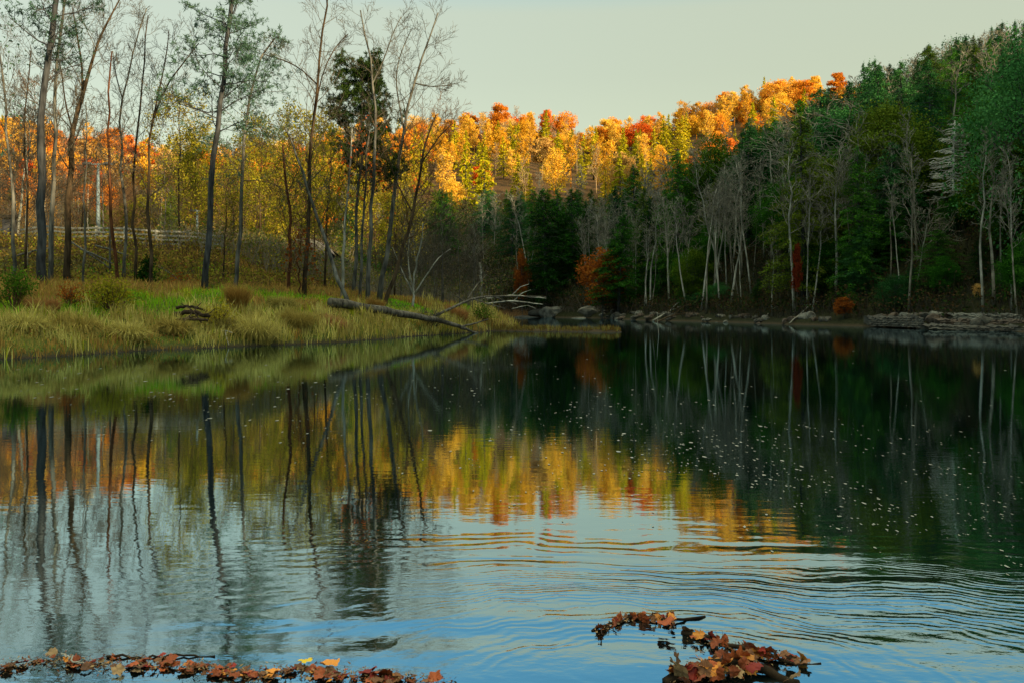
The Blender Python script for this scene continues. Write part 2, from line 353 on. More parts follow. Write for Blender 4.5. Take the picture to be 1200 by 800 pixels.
# ------------------------------------------------------------------ tree building
def unit(v): return v / (np.linalg.norm(v) + 1e-9)
def interp_path(P, t):
    P = np.asarray(P); n = len(P) - 1; x = min(max(t, 0), .9999) * n; i = int(x); f = x - i
    return P[i] * (1 - f) + P[i + 1] * f, unit(P[i + 1] - P[i])
def grow(mb, rng, p, d, L, r, lvl, maxl, up, kids, spread, tips, rmin, wob=.22, sides=4):
    n = 5 if lvl == 1 else 4
    P = [p]; step = L / (n - 1); dd = d
    for i in range(n - 1):
        dd = unit(dd + rng.normal(0, wob, 3) + np.array([0, 0, up])); P.append(P[-1] + dd * step)
    P = np.array(P); R = np.maximum(r * np.linspace(1, .38, n), rmin)
    mb.tube(P, R, sides if lvl == 1 else 3, cap=False)
    if lvl >= maxl:
        tips.append((P[-1], dd)); tips.append((P[-2], dd)); return
    k = kids[lvl] if lvl < len(kids) else kids[-1]
    for j in range(k):
        t = .22 + .78 * (j + rng.random()) / k
        q, td = interp_path(P, t)
        side = unit(np.cross(td, rng.normal(0, 1, 3)))
        cd = unit(td * math.cos(spread) + side * math.sin(spread))
        grow(mb, rng, q, cd, L * rng.uniform(.38, .62) * (1.1 - .35 * t), max(r * .5, rmin), lvl + 1, maxl, up * .8, kids, spread, tips, rmin, wob, 3)
    tips.append((P[-1], dd))
def make_branches(rng, trunk, tr, n, t0, t1, Lf, ang, up, maxl=3, kids=(0, 5, 4), spread=.75, rmin=.012, rfrac=.30):
    mb = MB(); tips = []
    for i in range(n):
        t = t0 + (t1 - t0) * ((i + rng.random()) / n)
        p, td = interp_path(trunk, t)
        az = i * 2.4 + rng.uniform(-.5, .5)
        h = np.array([math.cos(az), math.sin(az), 0]); a = ang * rng.uniform(.8, 1.2)
        d = unit(td * math.cos(a) + h * math.sin(a))
        rr = float(np.interp(t, np.linspace(0, 1, len(tr)), tr))
        grow(mb, rng, p, d, Lf(t) * rng.uniform(.65, 1.2), max(rr * rfrac, rmin * 1.6), 1, maxl, up, kids, spread, tips, rmin)
    return mb, tips
def quads(C, size, rng, flat=.0, aspect=1.0, D=None):
    """leaf faces at points C; flat 0..1 tips them towards level"""
    n = len(C); N_ = rng.normal(0, 1, (n, 3)); N_[:, 2] += flat * 4; N_ /= np.linalg.norm(N_, axis=1)[:, None]
    R_ = rng.normal(0, 1, (n, 3)) if D is None else D + rng.normal(0, .35, (n, 3))
    U = R_ - (R_ * N_).sum(1)[:, None] * N_; U /= np.linalg.norm(U, axis=1)[:, None] + 1e-9
    W = np.cross(N_, U); s = size * rng.uniform(.6, 1.3, n)[:, None]
    V = np.stack([C - U * s, C - W * s * aspect, C + U * s, C + W * s * aspect], 1)
    return V.reshape(-1, 3), np.arange(n * 4).reshape(n, 4)
def trunk_path(rng, H, lean=.02, wob=.012, n=9):
    z = np.linspace(0, 1, n); a = rng.uniform(0, 6.28)
    x = np.cumsum(rng.normal(0, wob * H, n)) * z + lean * H * z * math.cos(a)
    y = np.cumsum(rng.normal(0, wob * H, n)) * z + lean * H * z * math.sin(a)
    P = np.stack([x, y, z * H], 1); P[0] = (0, 0, -.3); return P

def proto_bare(name, seed, H, r, n, t0, ln, ang=.75, up=.12, maxl=3, kids=(0, 5, 4), bark='bark_grey', twig='twig', rmin=.02, leaves=None, lsize=.12, lcount=0, fork=False):
    rng = np.random.default_rng(seed); P = trunk_path(rng, H, .03)
    R = r * np.array([1.25, .95, .85, .76, .66, .55, .42, .28, .12])
    tb = MB(); tb.tube(P, R, 6)
    bb, tips = make_branches(rng, P, R, n, t0, .99, lambda t: ln * (1.15 - .75 * t), ang, up, maxl, kids, rmin=rmin)
    root = thing(name, 'x', 'tree')
    link('trunk', tb.mesh('trunk', M[bark]), root); link('branches', bb.mesh('branches', M[twig]), root)
    if lcount:
        C = np.array([p for p, d in tips]); idx = rng.integers(0, len(C), lcount)
        C = C[idx] + rng.normal(0, .28, (lcount, 3)) * (H / 16)
        lb = MB(); lb.add(*quads(C, lsize, rng)); link('foliage', lb.mesh('foliage', M[leaves], smooth=False), root)
    return root
def proto_broad(name, seed, H, rad, nclump, nleaf, lsize, bark='bark_tan', leaves='leaf_orange', base=.25):
    rng = np.random.default_rng(seed); P = trunk_path(rng, H * .85, .02); R = H * .012 * np.linspace(1.2, .3, 9)
    tb = MB(); tb.tube(P, R, 5)
    bb = MB(); cl = []
    for i in range(nclump):
        v = unit(rng.normal(0, 1, 3)); rr = rng.uniform(.55, 1.0)
        c = np.array([v[0] * rad * rr, v[1] * rad * rr, H * (base + (1 - base) / 2) + v[2] * rr * H * (1 - base) / 2])
        c[:2] *= 1.0 - .35 * max(0, (c[2] / H - .6) / .4)
        t = max(.2, min(.95, c[2] / H - .18)); q, _ = interp_path(P, t)
        mid = (q + c) / 2 + rng.normal(0, .25, 3)
        bb.tube(np.array([q, mid, c]), np.array([.07, .05, .025]) * H / 16, 3, cap=False); cl.append(c)
    cl = np.array(cl); idx = rng.integers(0, len(cl), nleaf)
    sc = rng.uniform(.5, 1.4, len(cl))[idx][:, None]
    C = cl[idx] + np.clip(rng.normal(0, 1, (nleaf, 3)), -1.7, 1.7) * np.array([.16, .16, .10]) * rad * 1.25 * sc
    lb = MB(); lb.add(*quads(C, lsize, rng, .1))
    root = thing(name, 'x', 'tree')
    link('trunk', tb.mesh('trunk', M[bark]), root); link('branches', bb.mesh('branches', M[bark]), root)
    link('crown', lb.mesh('crown', M[leaves], smooth=False), root); return root
def proto_conifer(name, seed, H, rad, nb, per, lsize, base=.12, leaves='hemlock', droop=.25, power=.8, gap=.35, bark='bark_dark', tuft=.35):
    rng = np.random.default_rng(seed); P = trunk_path(rng, H, .01, .004); R = H * .013 * np.linspace(1.3, .12, 9)
    tb = MB(); tb.tube(P, R, 6); bb = MB(); CS = []; DS = []
    for i in range(nb):
        t = base + (1 - base) * ((i + rng.random()) / nb) ** .92
        p, _ = interp_path(P, t); az = rng.uniform(0, 6.283)
        L = rad * max(.06, (1 - (t - base) / (1 - base)) ** power) * rng.uniform(1 - gap, 1.12) * (.75 + .25 * min(1, (t - base) / .12))
        h = np.array([math.cos(az), math.sin(az), 0]); k = 5; s = np.linspace(0, 1, k)
        B = p + h * (s * L)[:, None] + np.array([0, 0, 1]) * (.10 * L * s - droop * L * s ** 2)[:, None]
        bb.tube(B, np.linspace(.05, .015, k) * H / 16, 3, cap=False)
        m = max(4, int(per * (L / rad))); u = rng.uniform(.12, 1.03, m) ** .8
        C = np.array([interp_path(B, x)[0] for x in u]); side = np.array([-h[1], h[0], 0])
        w = (rng.random(m) - .5) * L * .55 * (1.15 - u)
        C = C + side * w[:, None] + rng.normal(0, .12 * tuft / .35, (m, 3)); C[:, 2] -= np.abs(w) * .25
        CS.append(C); DS.append(np.tile(h, (m, 1)) + side * np.sign(w)[:, None] * .6 + np.array([0, 0, -.35]))
    top = P[-1] + rng.normal(0, .1, (20, 3)) * np.array([1, 1, 3]); CS.append(top); DS.append(np.tile([0, 0, 1.], (20, 1)))
    C = np.concatenate(CS); D = np.concatenate(DS); lb = MB(); lb.add(*quads(C, lsize, rng, .35, .42, D))
    root = thing(name, 'x', 'tree')
    link('trunk', tb.mesh('trunk', M[bark]), root); link('branches', bb.mesh('branches', M[bark]), root)
    link('crown', lb.mesh('crown', M[leaves], smooth=False), root); return root

# ---- sources for the woods
broad = [proto_broad('maple_tree', 100 + i, 16, [5.2, 4.4, 6.0, 4.8][i], [44, 36, 52, 30][i], 5600, .25, base=[.22, .3, .2, .28][i]) for i in range(4)]
thinb = [proto_bare('bare_tree', 120 + i, 16, .16, 20, .3, 5.0, .7, .16, 3, (0, 5, 4), 'bark_tan', 'bark_tan', rmin=.035) for i in range(3)]
faint = [proto_bare('maple_tree', 130 + i, 16, .16, 18, .3, 5.0, .7, .14, 3, (0, 5, 3), 'bark_tan', 'bark_tan', rmin=.03, leaves='leaf_gold', lsize=.20, lcount=1700) for i in range(3)]
for r_ in faint: r_.children[2].name = 'crown'
farcon = [proto_conifer('conifer_tree', 140 + i, 16, [4.2, 3.6, 4.8][i], 90, 34, .42, .08, 'conifer_lit', power=.75) for i in range(3)]
hem = [proto_conifer('hemlock_tree', 160 + i, 20, [6.2, 5.2, 7.2, 5.8][i], 190, 230, .14, [.04, .08, .03, .12][i], 'hemlock', power=[.6, .7, .48, .55][i], gap=.5, tuft=.42) for i in range(4)]
evb = [proto_broad('evergreen_tree', 150 + i, 17, [5.6, 6.6, 4.8][i], [110, 140, 95][i], 30000, .105, 'bark_dark', 'hemlock', base=[.12, .08, .2][i]) for i in range(3)]
pinep = [proto_conifer('pine_tree', 170 + i, 22, [4.6, 5.2][i], 70, 110, .30, [.35, .45][i], 'hemlock', droop=-.05, power=[.45, .5][i], gap=.6, tuft=.8) for i in range(2)]
shoreb = [proto_bare('bare_tree', 180 + i, 18, [.13, .11, .15, .12, .10][i], [16, 14, 18, 12, 14][i], [.5, .6, .45, .62, .55][i], [4.2, 3.4, 5.0, 3.2, 3.6][i], .62, .2, 3, (0, 4, 3), 'bark_pale', 'twig_pale', rmin=.022) for i in range(5)]
archb = [proto_bare('bare_tree', 190 + i, 11, .12, 14, .25, 6.5, 1.0, .02, 3, (0, 5, 3), 'bark_pale', 'twig_pale', rmin=.022) for i in range(2)]
brownb = [proto_bare('bare_tree', 200 + i, 13, [.09, .11, .08, .10][i], [22, 26, 20, 24][i], .12, 4.0, .85, .10, 3, (0, 6, 5), 'bark_grey', 'twig', rmin=.013) for i in range(4)]
olive = [proto_bare('understory_tree', 210 + i, 11, .08, 22, .12, 4.0, .8, .1, 3, (0, 5, 4), 'bark_brown', 'twig_brown', rmin=.012, leaves='leaf_olive', lsize=.07, lcount=[3600, 2400, 4000][i]) for i in range(3)]

def scatter(x0, x1, y0, y1, sp, seed, jit=.45):
    rng = np.random.default_rng(seed); out = []
    for y in np.arange(y0, y1, sp):
        for x in np.arange(x0, x1, sp):
            out.append((x + rng.uniform(-jit, jit) * sp, y + rng.uniform(-jit, jit) * sp))
    rng.shuffle(out); return out
def px_of(x, y): return 600 + F_PX * x / y
RT = random.Random(11)
used = {}
def place(proto, x, y, H, label, group, mats=None, wide=1.0, tilt=(0, 0)):
    base = {'evergreen_tree': 17, 'maple_tree': 16, 'conifer_tree': 16, 'hemlock_tree': 20, 'pine_tree': 22, 'bare_tree': 18, 'understory_tree': 11}[proto.name.split('.')[0]]
    h0 = max((proto.children[0].data.vertices[i].co.z for i in range(len(proto.children[0].data.vertices))), default=base) if proto.name not in used else used[proto.name]
    used[proto.name] = h0
    if proto.name.startswith(('maple', 'evergreen')) and abs(h0 - 16) > .1: h0 = h0 / .85 if h0 < 15 else h0
    s = H / h0; w = s * wide
    o = copy_tree(proto, (x, y, T(x, y) - .1), RT.uniform(0, 6.28), (w, w, s), label, group, mats, tilt)
    if group: PLACED.append((o, label, group, px_of(x, y), x, y, H))
    return o
PLACED = []

# ---- sunlit ridge far behind
lab = {
 'leaf_orange': ('orange autumn tree on the sunlit ridge in the distance', 'orange trees on the sunlit ridge'),
 'leaf_red': ('red-orange autumn tree on the sunlit ridge in the distance', 'red-orange trees on the sunlit ridge'),
 'leaf_gold': ('golden yellow autumn tree on the sunlit ridge in the distance', 'golden trees on the sunlit ridge'),
 'leaf_tan': ('pale tan autumn tree on the sunlit ridge in the distance', 'tan trees on the sunlit ridge'),
}
cnt = 0
pts = scatter(-245, 150, 212, 345, 10.8, 21) + scatter(-245, 160, 346, 396, 9.0, 25)
for x, y in pts:
    p = px_of(x, y)
    if p < -25 or p > 1010: continue
    if x > np.interp(y, [200, 260, 330, 400], [30, 66, 105, 150]): continue
    lowz = T(x, y)
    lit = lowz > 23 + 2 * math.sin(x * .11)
    k = RT.random(); top = y > 345
    if not lit:  # shade put into colour: trees below this height get dark needles, grey bark
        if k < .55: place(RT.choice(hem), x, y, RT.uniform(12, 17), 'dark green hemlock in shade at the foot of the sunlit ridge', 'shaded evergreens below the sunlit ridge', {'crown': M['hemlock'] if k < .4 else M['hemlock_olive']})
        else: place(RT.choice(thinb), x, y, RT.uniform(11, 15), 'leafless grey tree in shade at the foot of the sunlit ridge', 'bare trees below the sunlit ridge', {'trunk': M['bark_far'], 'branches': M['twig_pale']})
        continue
    con = .07 if top else .32 + .2 * (100 < p - 400 < 400)
    if p < 450: con = .08
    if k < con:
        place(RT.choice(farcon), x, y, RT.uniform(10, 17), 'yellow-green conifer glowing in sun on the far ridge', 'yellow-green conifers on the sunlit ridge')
    elif k < con + .14:
        place(RT.choice(thinb), x, y, RT.uniform(11, 16), 'leafless tan tree catching sun on the far ridge', 'bare trees on the sunlit ridge', {'trunk': M['bark_tan'], 'branches': M['bark_tan']})
    elif k < con + .40:
        q = RT.choice(['leaf_gold', 'leaf_tan', 'leaf_orange']); place(RT.choice(faint), x, y, RT.uniform(12, 17), 'thin-leaved ' + lab[q][0], lab[q][1] + ', thin crowns', {'crown': M[q]})
    else:
        q = RT.choices(['leaf_orange', 'leaf_red', 'leaf_gold', 'leaf_tan'], [.50, .12 if p > 400 else .24, .26, .12])[0]
        place(RT.choice(broad), x, y, RT.uniform(8.5, 17) * (1.05 if top else 1), lab[q][0], lab[q][1], {'crown': M[q]}, wide=RT.uniform(.75, 1.2))
    cnt += 1

# ---- the lower slope behind the left woods
for x, y in scatter(-190, -28, 128, 212, 10.0, 33):
    p = px_of(x, y)
    if p < -20 or p > 455: continue
    k = RT.random()
    if k < .34: place(RT.choice(brownb), x, y, RT.uniform(9, 15), 'thin grey-brown leafless tree deep in the left woods', 'leafless trees deep in the left woods', {'trunk': M['bark_grey'], 'branches': M[RT.choice(['twig', 'twig_brown', 'twig_pale'])]}, wide=1.2)
    elif k < .56: place(RT.choice(hem), x, y, RT.uniform(5, 10), 'small dark evergreen in the left woods', 'small evergreens in the left woods', {'crown': M[RT.choice(['hemlock', 'hemlock_olive'])]})
    else:
        q = RT.choice(['leaf_olive', 'leaf_olive', 'leaf_gold', 'leaf_orange']); place(RT.choice(faint + broad), x, y, RT.uniform(6, 11), {'leaf_olive': 'olive', 'leaf_gold': 'golden', 'leaf_orange': 'orange'}[q] + ' leaved tree on the slope behind the fence', 'leafy trees behind the fence', {'crown': M[q], 'trunk': M['bark_grey'], 'branches': M['bark_grey']})
# ---- shaded valley between the ridge and the river
for x, y in scatter(-70, 45, 158, 212, 8.0, 22):
    p = px_of(x, y)
    if p < 380 or p > 800 or in_water(np.array([x]), np.array([y]))[0]: continue
    k = RT.random()
    Hm = (HZ - 222) / F_PX * y + CAM_H - T(x, y)
    if Hm < 5: continue
    if k < .5: place(RT.choice(hem), x, y, min(Hm, RT.uniform(12, 18)), 'dark green hemlock across the water below the ridge', 'evergreens on the valley floor', {'crown': M[RT.choice(['hemlock', 'hemlock', 'hemlock_olive', 'hemlock_teal'])]})
    else: place(RT.choice(shoreb + thinb), x, y, min(Hm * 1.05, RT.uniform(11, 16)), 'leafless grey tree across the water below the ridge', 'bare trees on the valley floor', {'trunk': M['bark_far'], 'branches': M['twig_pale']})

# ---- wooded hill on the right
def hill_label(p, y, kind):
    where = 'near the right edge' if p > 1080 else ('on the middle of the hill' if p > 860 else 'on the left shoulder of the hill')
    return '%s on the shaded right hill, %s' % (kind, where), '%s trees %s' % (kind.split()[0] + ' ' + kind.split()[1], where)
def occupied(x, y, L_, d):
    return any((x - a) ** 2 + (y - b) ** 2 < d * d for a, b in L_)
done = []
def sil(p): return np.interp(p, [560, 640, 700, 750, 800, 850, 900, 940, 1000, 1040, 1060, 1110, 1140, 1170, 1200, 1260], [245, 222, 212, 188, 150, 135, 135, 118, 82, 62, 68, 40, 40, 28, 18, 5])
for x, y in [q for q in scatter(8, 150, 62, 232, 7.8, 23) if not (abs(px_of(*q) - 1117) < 85 and q[1] < 90)]:
    p = px_of(x, y)
    if p > 1240 or p < 655 or in_water(np.array([x]), np.array([y]))[0]: continue
    d = float(_dist(np.array([x]), np.array([y]), FAR)[0])
    if d < 3.5 or (y > 165 and x < np.interp(y, [165, 230], [22, 66])): continue
    z = T(x, y); Hmax = (HZ - sil(p)) / F_PX * y + CAM_H - z
    if Hmax < 6: continue
    if d < 12 and p < 1000 and RT.random() < .5: continue
    H = min(RT.uniform(8, 14) if (RT.random() < .35 and Hmax > 24) else RT.uniform(14, 22) * (1.2 if p > 1080 else 1), Hmax * RT.uniform(.86, 1.02))
    k = RT.random()
    if k < .17:
        a, g = hill_label(p, y, 'bare grey tree'); place(RT.choice(shoreb), x, y, H, a, g, {'trunk': M['bark_far'], 'branches': M['twig_pale']}, wide=1.5)
    elif k < .24 and H > 12:
        a, g = hill_label(p, y, 'dark pine with a high crown'); place(RT.choice(pinep), x, y, H, a, g, {'crown': M[RT.choice(['hemlock', 'hemlock_teal'])]})
    else:
        q = 'hemlock_teal' if (Hmax < 26 and H > Hmax * .8 and p > 860 and RT.random() < .7) else RT.choices(['hemlock', 'hemlock_olive', 'hemlock_teal'], [.60, .14, .26])[0]
        nm = {'hemlock': 'dark green hemlock', 'hemlock_olive': 'olive green hemlock', 'hemlock_teal': 'blue-green hemlock'}[q]
        a, g = hill_label(p, y, nm); place(RT.choice(hem if RT.random() < .84 else evb), x, y, H, a, g, {'crown': M[q]}, wide=RT.uniform(.72, 1.05))
    done.append((x, y))

# ---- pale thin trees along the far shore
RS = random.Random(5)
F_ = np.array(FAR[1:10], float); seg = np.linalg.norm(np.diff(F_, axis=0), axis=1); cum = np.concatenate([[0], np.cumsum(seg)])
def far_pt(s, off):
    i = min(len(seg) - 1, max(0, int(np.searchsorted(cum, s) - 1))); t = (s - cum[i]) / seg[i]; p = F_[i] + (F_[i + 1] - F_[i]) * t
    d = (F_[i + 1] - F_[i]) / seg[i]; nrm = np.array([-d[1], d[0]]); return p + nrm * off
n = 0
for i in range(105):
    s = RS.uniform(0, cum[-1]); off = RS.uniform(2.0, 13)
    x, y = far_pt(s, off); p = px_of(x, y)
    if in_water(np.array([x]), np.array([y]))[0] or p > 1210 or (abs(p - 1117) < 40 and RS.random() < .8): continue
    place(RS.choice(shoreb), x, y, RS.uniform(10, 18) * (1 if p < 1000 else .8), 'slender pale leafless tree standing in the row along the far shore', 'slender pale trees along the far shore',
          {'trunk': M[RS.choice(['bark_pale', 'bark_pale', 'bark_far'])], 'branches': M['twig_pale']}, wide=RS.uniform(.7, 1.5), tilt=(RS.gauss(0, .07), RS.gauss(0, .10)))
for i, (p, y, H, tl, lb) in enumerate([(985, 100, 9, .35, 'pale leafless tree arching low over the far shore, right of the red tree'), (845, 118, 12, -.15, 'pale leafless tree with a wide fan of limbs on the far shore'),
                                   (1075, 80, 8, -.3, 'leafless tree arching over the rock ledge on the far shore'), (1010, 92, 13, .0, 'bare tree with tan twigs left of the white dead hemlock'),
                                   (560, 165, 9, .25, 'pale leafless tree arching behind the end of the grassy spit'), (1150, 84, 11, 0., 'leafless grey tree between the white dead hemlock and right edge')]):
    x = (p - 600) / F_PX * y; place(archb[i % 2], x, y, H, lb, None, {'trunk': M['bark_pale'], 'branches': M['twig_pale']}, tilt=(0, tl))
M['bleached'] = bark_mat('bleached_wood', (.34, .36, .31), (.60, .62, .55), 3, bump=0)
# white dead hemlock: a bare trunk with ladders of level branches
rng = np.random.default_rng(5); y = 84.; x = (1117 - 600) / F_PX * y; zb = T(x, y); ztop = CAM_H + (HZ - 142) / F_PX * y
H = ztop - zb; P = trunk_path(rng, H, .01, .003); R = .14 * np.linspace(1.2, .3, 9)
root = thing('dead_hemlock', 'dead hemlock, bleached white with ladders of bare level branches, on right hill', 'tree', (x, y, zb))
tb = MB(); tb.tube(P, R, 6); link('trunk', tb.mesh('trunk', M['bleached']), root)
bb = MB()
for i in range(120):
    t = .30 + .68 * i / 120; q, _ = interp_path(P, t); az = rng.uniform(0, 6.28); L = 3.6 * (1.08 - t) ** .6 * rng.uniform(.5, 1.1) * (.6 + .4 * min(1, (t - .3) / .15)); h = np.array([math.cos(az), math.sin(az), 0]); s = np.linspace(0, 1, 5)
    B = q + h * (s * L)[:, None] + np.array([0, 0, 1]) * (-.42 * L * s + .30 * L * s ** 2)[:, None] * rng.uniform(.3, 1.3) + rng.normal(0, .09, (5, 3)) * s[:, None]
    bb.tube(B, np.linspace(.04, .02, 5), 3, cap=False)
    for j in range(5):
        c, _ = interp_path(B, rng.uniform(.3, 1)); e = c + h * .35 * L * rng.uniform(.3, .7) + np.array([-h[1], h[0], 0]) * rng.uniform(-.5, .5) * L * .5 + np.array([0, 0, -.1])
        bb.tube(np.array([c, (c + e) / 2, e]), np.array([.022, .018, .014]), 3, cap=False)
link('branches', bb.mesh('branches', M['bleached']), root)
RB = random.Random(91)
for i in range(190):
    s_ = RB.uniform(20, cum[-1] + 4); off = RB.uniform(3, 24); x, y = far_pt(min(s_, cum[-1] - .01), off); y += max(0, s_ - cum[-1]); p = px_of(x, y)
    if p > 1225 or (p < 960 and RB.random() < .55) or (p < 700): continue
    q = RB.choice(['hemlock', 'hemlock', 'hemlock', 'hemlock_teal', 'hemlock_olive']); H = RB.uniform(3, 7) if off < 9 else RB.uniform(7, 13)
    if off < 6 and p < 1000: H = RB.uniform(1.5, 3.5)
    if abs(p - 1117) < 70: H = min(H, 3.5)
    place(RB.choice(hem + evb), x, y, H, {'hemlock': 'low dark green', 'hemlock_teal': 'low blue-green', 'hemlock_olive': 'low olive green'}[q] + ' evergreen growing above the far shore', 'low evergreens above the far shore', {'crown': M[q]}, wide=RB.uniform(1.0, 1.5))
for x, y in scatter(20, 130, 70, 200, 10.5, 29):
    p = px_of(x, y); d = float(_dist(np.array([x]), np.array([y]), FAR)[0])
    if not 690 < p < 1215 or d < 14 or in_water(np.array([x]), np.array([y]))[0]: continue
    Hm = (HZ - sil(p)) / F_PX * y + CAM_H - T(x, y)
    if Hm < 9 or y > 165 or (abs(p - 1117) < 60 and y < 96): continue
    place(RB.choice(shoreb + archb), x, y, min(Hm * .95, RB.uniform(15, 23)), 'bare grey tree on the shaded right hill', 'bare grey trees on the right hill', {'trunk': M['bark_far'], 'branches': M['twig_pale']}, wide=1.5)
# a live crown growing just behind it, and hand-placed evergreens
for p, y, py, k, q, lb, wd in [(1117, 104, 132, 0, 'hemlock_olive', 'olive green hemlock rising behind the white dead hemlock', 1.0),
        (640, 152, 222, 0, 'hemlock', 'large dark green hemlock standing at the far end of the water', 1.35),
        (655, 156, 232, 2, 'hemlock', 'broad dark green hemlock right behind the one at the water end', 1.3),
        (1100, 77, 268, 2, 'hemlock', 'bushy dark hemlock at the foot of the white dead hemlock', 1.2),
        (1190, 78, 150, 0, 'hemlock', 'tall dark hemlock at the right edge of the photo above the ledge', 1.1),
        (1165, 92, 100, 2, 'hemlock', 'very tall dark hemlock on the hill near the right edge', 1.1),
        (970, 100, 235, 1, 'hemlock', 'dark hemlock right of the small red tree', 1.2),
        (1030, 98, 215, 3, 'hemlock', 'dark hemlock between the red tree and the dead white hemlock', 1.2),
        (725, 128, 250, 3, 'hemlock', 'dark hemlock behind the rust coloured tree on the far shore', 1.0)]:
    x = (p - 600) / F_PX * y; H = CAM_H + (HZ - py) / F_PX * y - T(x, y); place(hem[k], x, y, H, lb, None, {'crown': M[q]}, wide=wd * 20 / max(H, 12) * .85)
# small coloured trees at the far shore
for p, y, py, pb, m_, lb, wd in [(706, 130, 283, 0, 'leaf_rust', 'small rust orange tree glowing among dark trees on far shore', .95),
        (934, 88, 275, 1, 'leaf_crimson', 'narrow red tree beside pale trunks on the far shore', .26),
        (612, 150, 285, 3, 'leaf_rust', 'thin rust leaved tree left of the large dark hemlock', .35),
        (988, 80, 344, 2, 'leaf_rust', 'small orange shrubby tree leaning low over the far shore', 1.0),
        (1146, 70, 343, 0, 'leaf_tan', 'small tan leaved shrub above the rock ledge', .9),
        (1192, 70, 340, 1, 'leaf_orange', 'small orange brown shrub above the rock ledge at right edge', 1.0),
        (978, 94, 325, 2, 'leaf_rust', 'low rust brown shrub behind the small orange tree', 1.5)]:
    x = (p - 600) / F_PX * y; H = CAM_H + (HZ - py) / F_PX * y - T(x, y); place(broad[pb], x, y, max(H, 1.5), lb, None, {'crown': M[m_], 'trunk': M['bark_grey'], 'branches': M['bark_grey']}, wide=wd)

# ------------------------------------------------------------------ trees on the left bank, each one by hand
HERO = []
def hero(name, label, pts, Y, w0, w1, bark, twig, n=14, t0=.35, ln=4.0, ang=.7, up=.12, maxl=3, kids=(0, 6, 5), seed=0, needles=0, leaves=0, lm=None, nsize=.16, forks=(), dy=0., spread=.75, rmin=.0075, t1=.98):
    rng = np.random.default_rng(1000 + seed + len(HERO)); HERO.append(1)
    Ys = Y + np.linspace(0, dy, len(pts)); W_ = np.array([at(a, b, yy) for (a, b), yy in zip(pts, Ys)])
    base = W_[0].copy(); base[2] = T(base[0], base[1]) - .15
    W_[0][2] = base[2]
    # resample smoothly, with small wander
    t = np.linspace(0, 1, len(W_)); tt = np.linspace(0, 1, 13)
    seglen = np.concatenate([[0], np.cumsum(np.linalg.norm(np.diff(W_, axis=0), axis=1))]); seglen /= seglen[-1]
    P = np.stack([np.interp(tt, seglen, W_[:, i]) for i in range(3)], 1)
    P[1:-1] = (P[:-2] + 2 * P[1:-1] + P[2:]) / 4
    P[1:] += rng.normal(0, .045, (12, 3)) * np.array([1, 2, 0]); P -= base
    r0, r1 = .74 * w0 / 2 / F_PX * Y, .74 * w1 / 2 / F_PX * Y
    R = np.interp(tt, [0, .04, 1], [r0 * 1.25, r0, r1])
    tb = MB(); tb.tube(P, R, 9)
    root = thing(name, label, 'tree', base)
    bb, tips = make_branches(rng, P, R, n, t0, t1, lambda t: ln * (1.15 - .7 * t), ang, up, maxl, kids, spread=spread, rmin=rmin)
    for fp, fw0, fw1, fn, fl in forks:                # big limbs: traced in px, leaving the trunk
        FW = np.array([at(a, b, Y + dy * .5 + rng.uniform(-.3, .8) * i) for i, (a, b) in enumerate(fp)]) - base
        j = np.argmin(np.linalg.norm(P - FW[0], axis=1)); FW[0] = P[j]
        seglen = np.concatenate([[0], np.cumsum(np.linalg.norm(np.diff(FW, axis=0), axis=1))]); seglen /= seglen[-1]
        Q = np.stack([np.interp(np.linspace(0, 1, 9), seglen, FW[:, i]) for i in range(3)], 1); Q[1:-1] = (Q[:-2] + 2 * Q[1:-1] + Q[2:]) / 4
        RR = .74 * np.linspace(fw0, fw1, 9) / 2 / F_PX * Y; tb.tube(Q, RR, 6)
        b2_, t2_ = make_branches(rng, Q, RR, fn, .2, .98, lambda t: fl * (1.1 - .6 * t), ang, up, maxl, kids, spread=spread, rmin=rmin)
        for v, f in zip(b2_.v, b2_.f4): pass
        off = bb.n
        for v in b2_.v: bb.v.append(v)
        for f in b2_.f4: bb.f4.append(f + off)
        bb.n += b2_.n; tips += t2_
    link('trunk', tb.mesh('trunk', M[bark]), root); link('branches', bb.mesh('branches', M[twig]), root)
    if needles or leaves:
        C = np.array([p for p, d in tips]); lb = MB()
        if needles:
            sel = rng.permutation(len(C))[:max(1, int(len(C) * .6))]; C = C[sel]
            m = needles; Q = np.repeat(C, m, 0); D = rng.normal(0, 1, (len(Q), 3)); D[:, 2] += .4; D /= np.linalg.norm(D, axis=1)[:, None]
            Q = Q + D * nsize * .8 + np.repeat(rng.normal(0, .08, (len(C), 3)), m, 0)
            lb.add(*quads(Q, nsize, rng, 0, .16, D * 3))
        else:
            idx = rng.integers(0, len(C), leaves); Q = C[idx] + rng.normal(0, .16, (leaves, 3)); lb.add(*quads(Q, nsize, rng, 0, .8))
        link('foliage', lb.mesh('foliage', M[lm], smooth=False), root)
    return root
B, G = 'bark_brown', 'bark_grey'
hero('pine_tree', 'thick dark straight pine trunk at far left, rising out of the picture', [(50, 345), (46, 240), (50, 120), (65, 0), (72, -60)], 43, 14, 7, 'bark_dark', 'bark_dark', 16, .6, 3.0, 1.1, .02, needles=6, lm='pine', nsize=.12)
hero('bare_tree', 'pale grey trunk close behind the thick dark pine', [(58, 312), (63, 200), (65, 80), (76, 0), (80, -30)], 50, 8, 3, G, 'twig', 16, .4, 3.6)
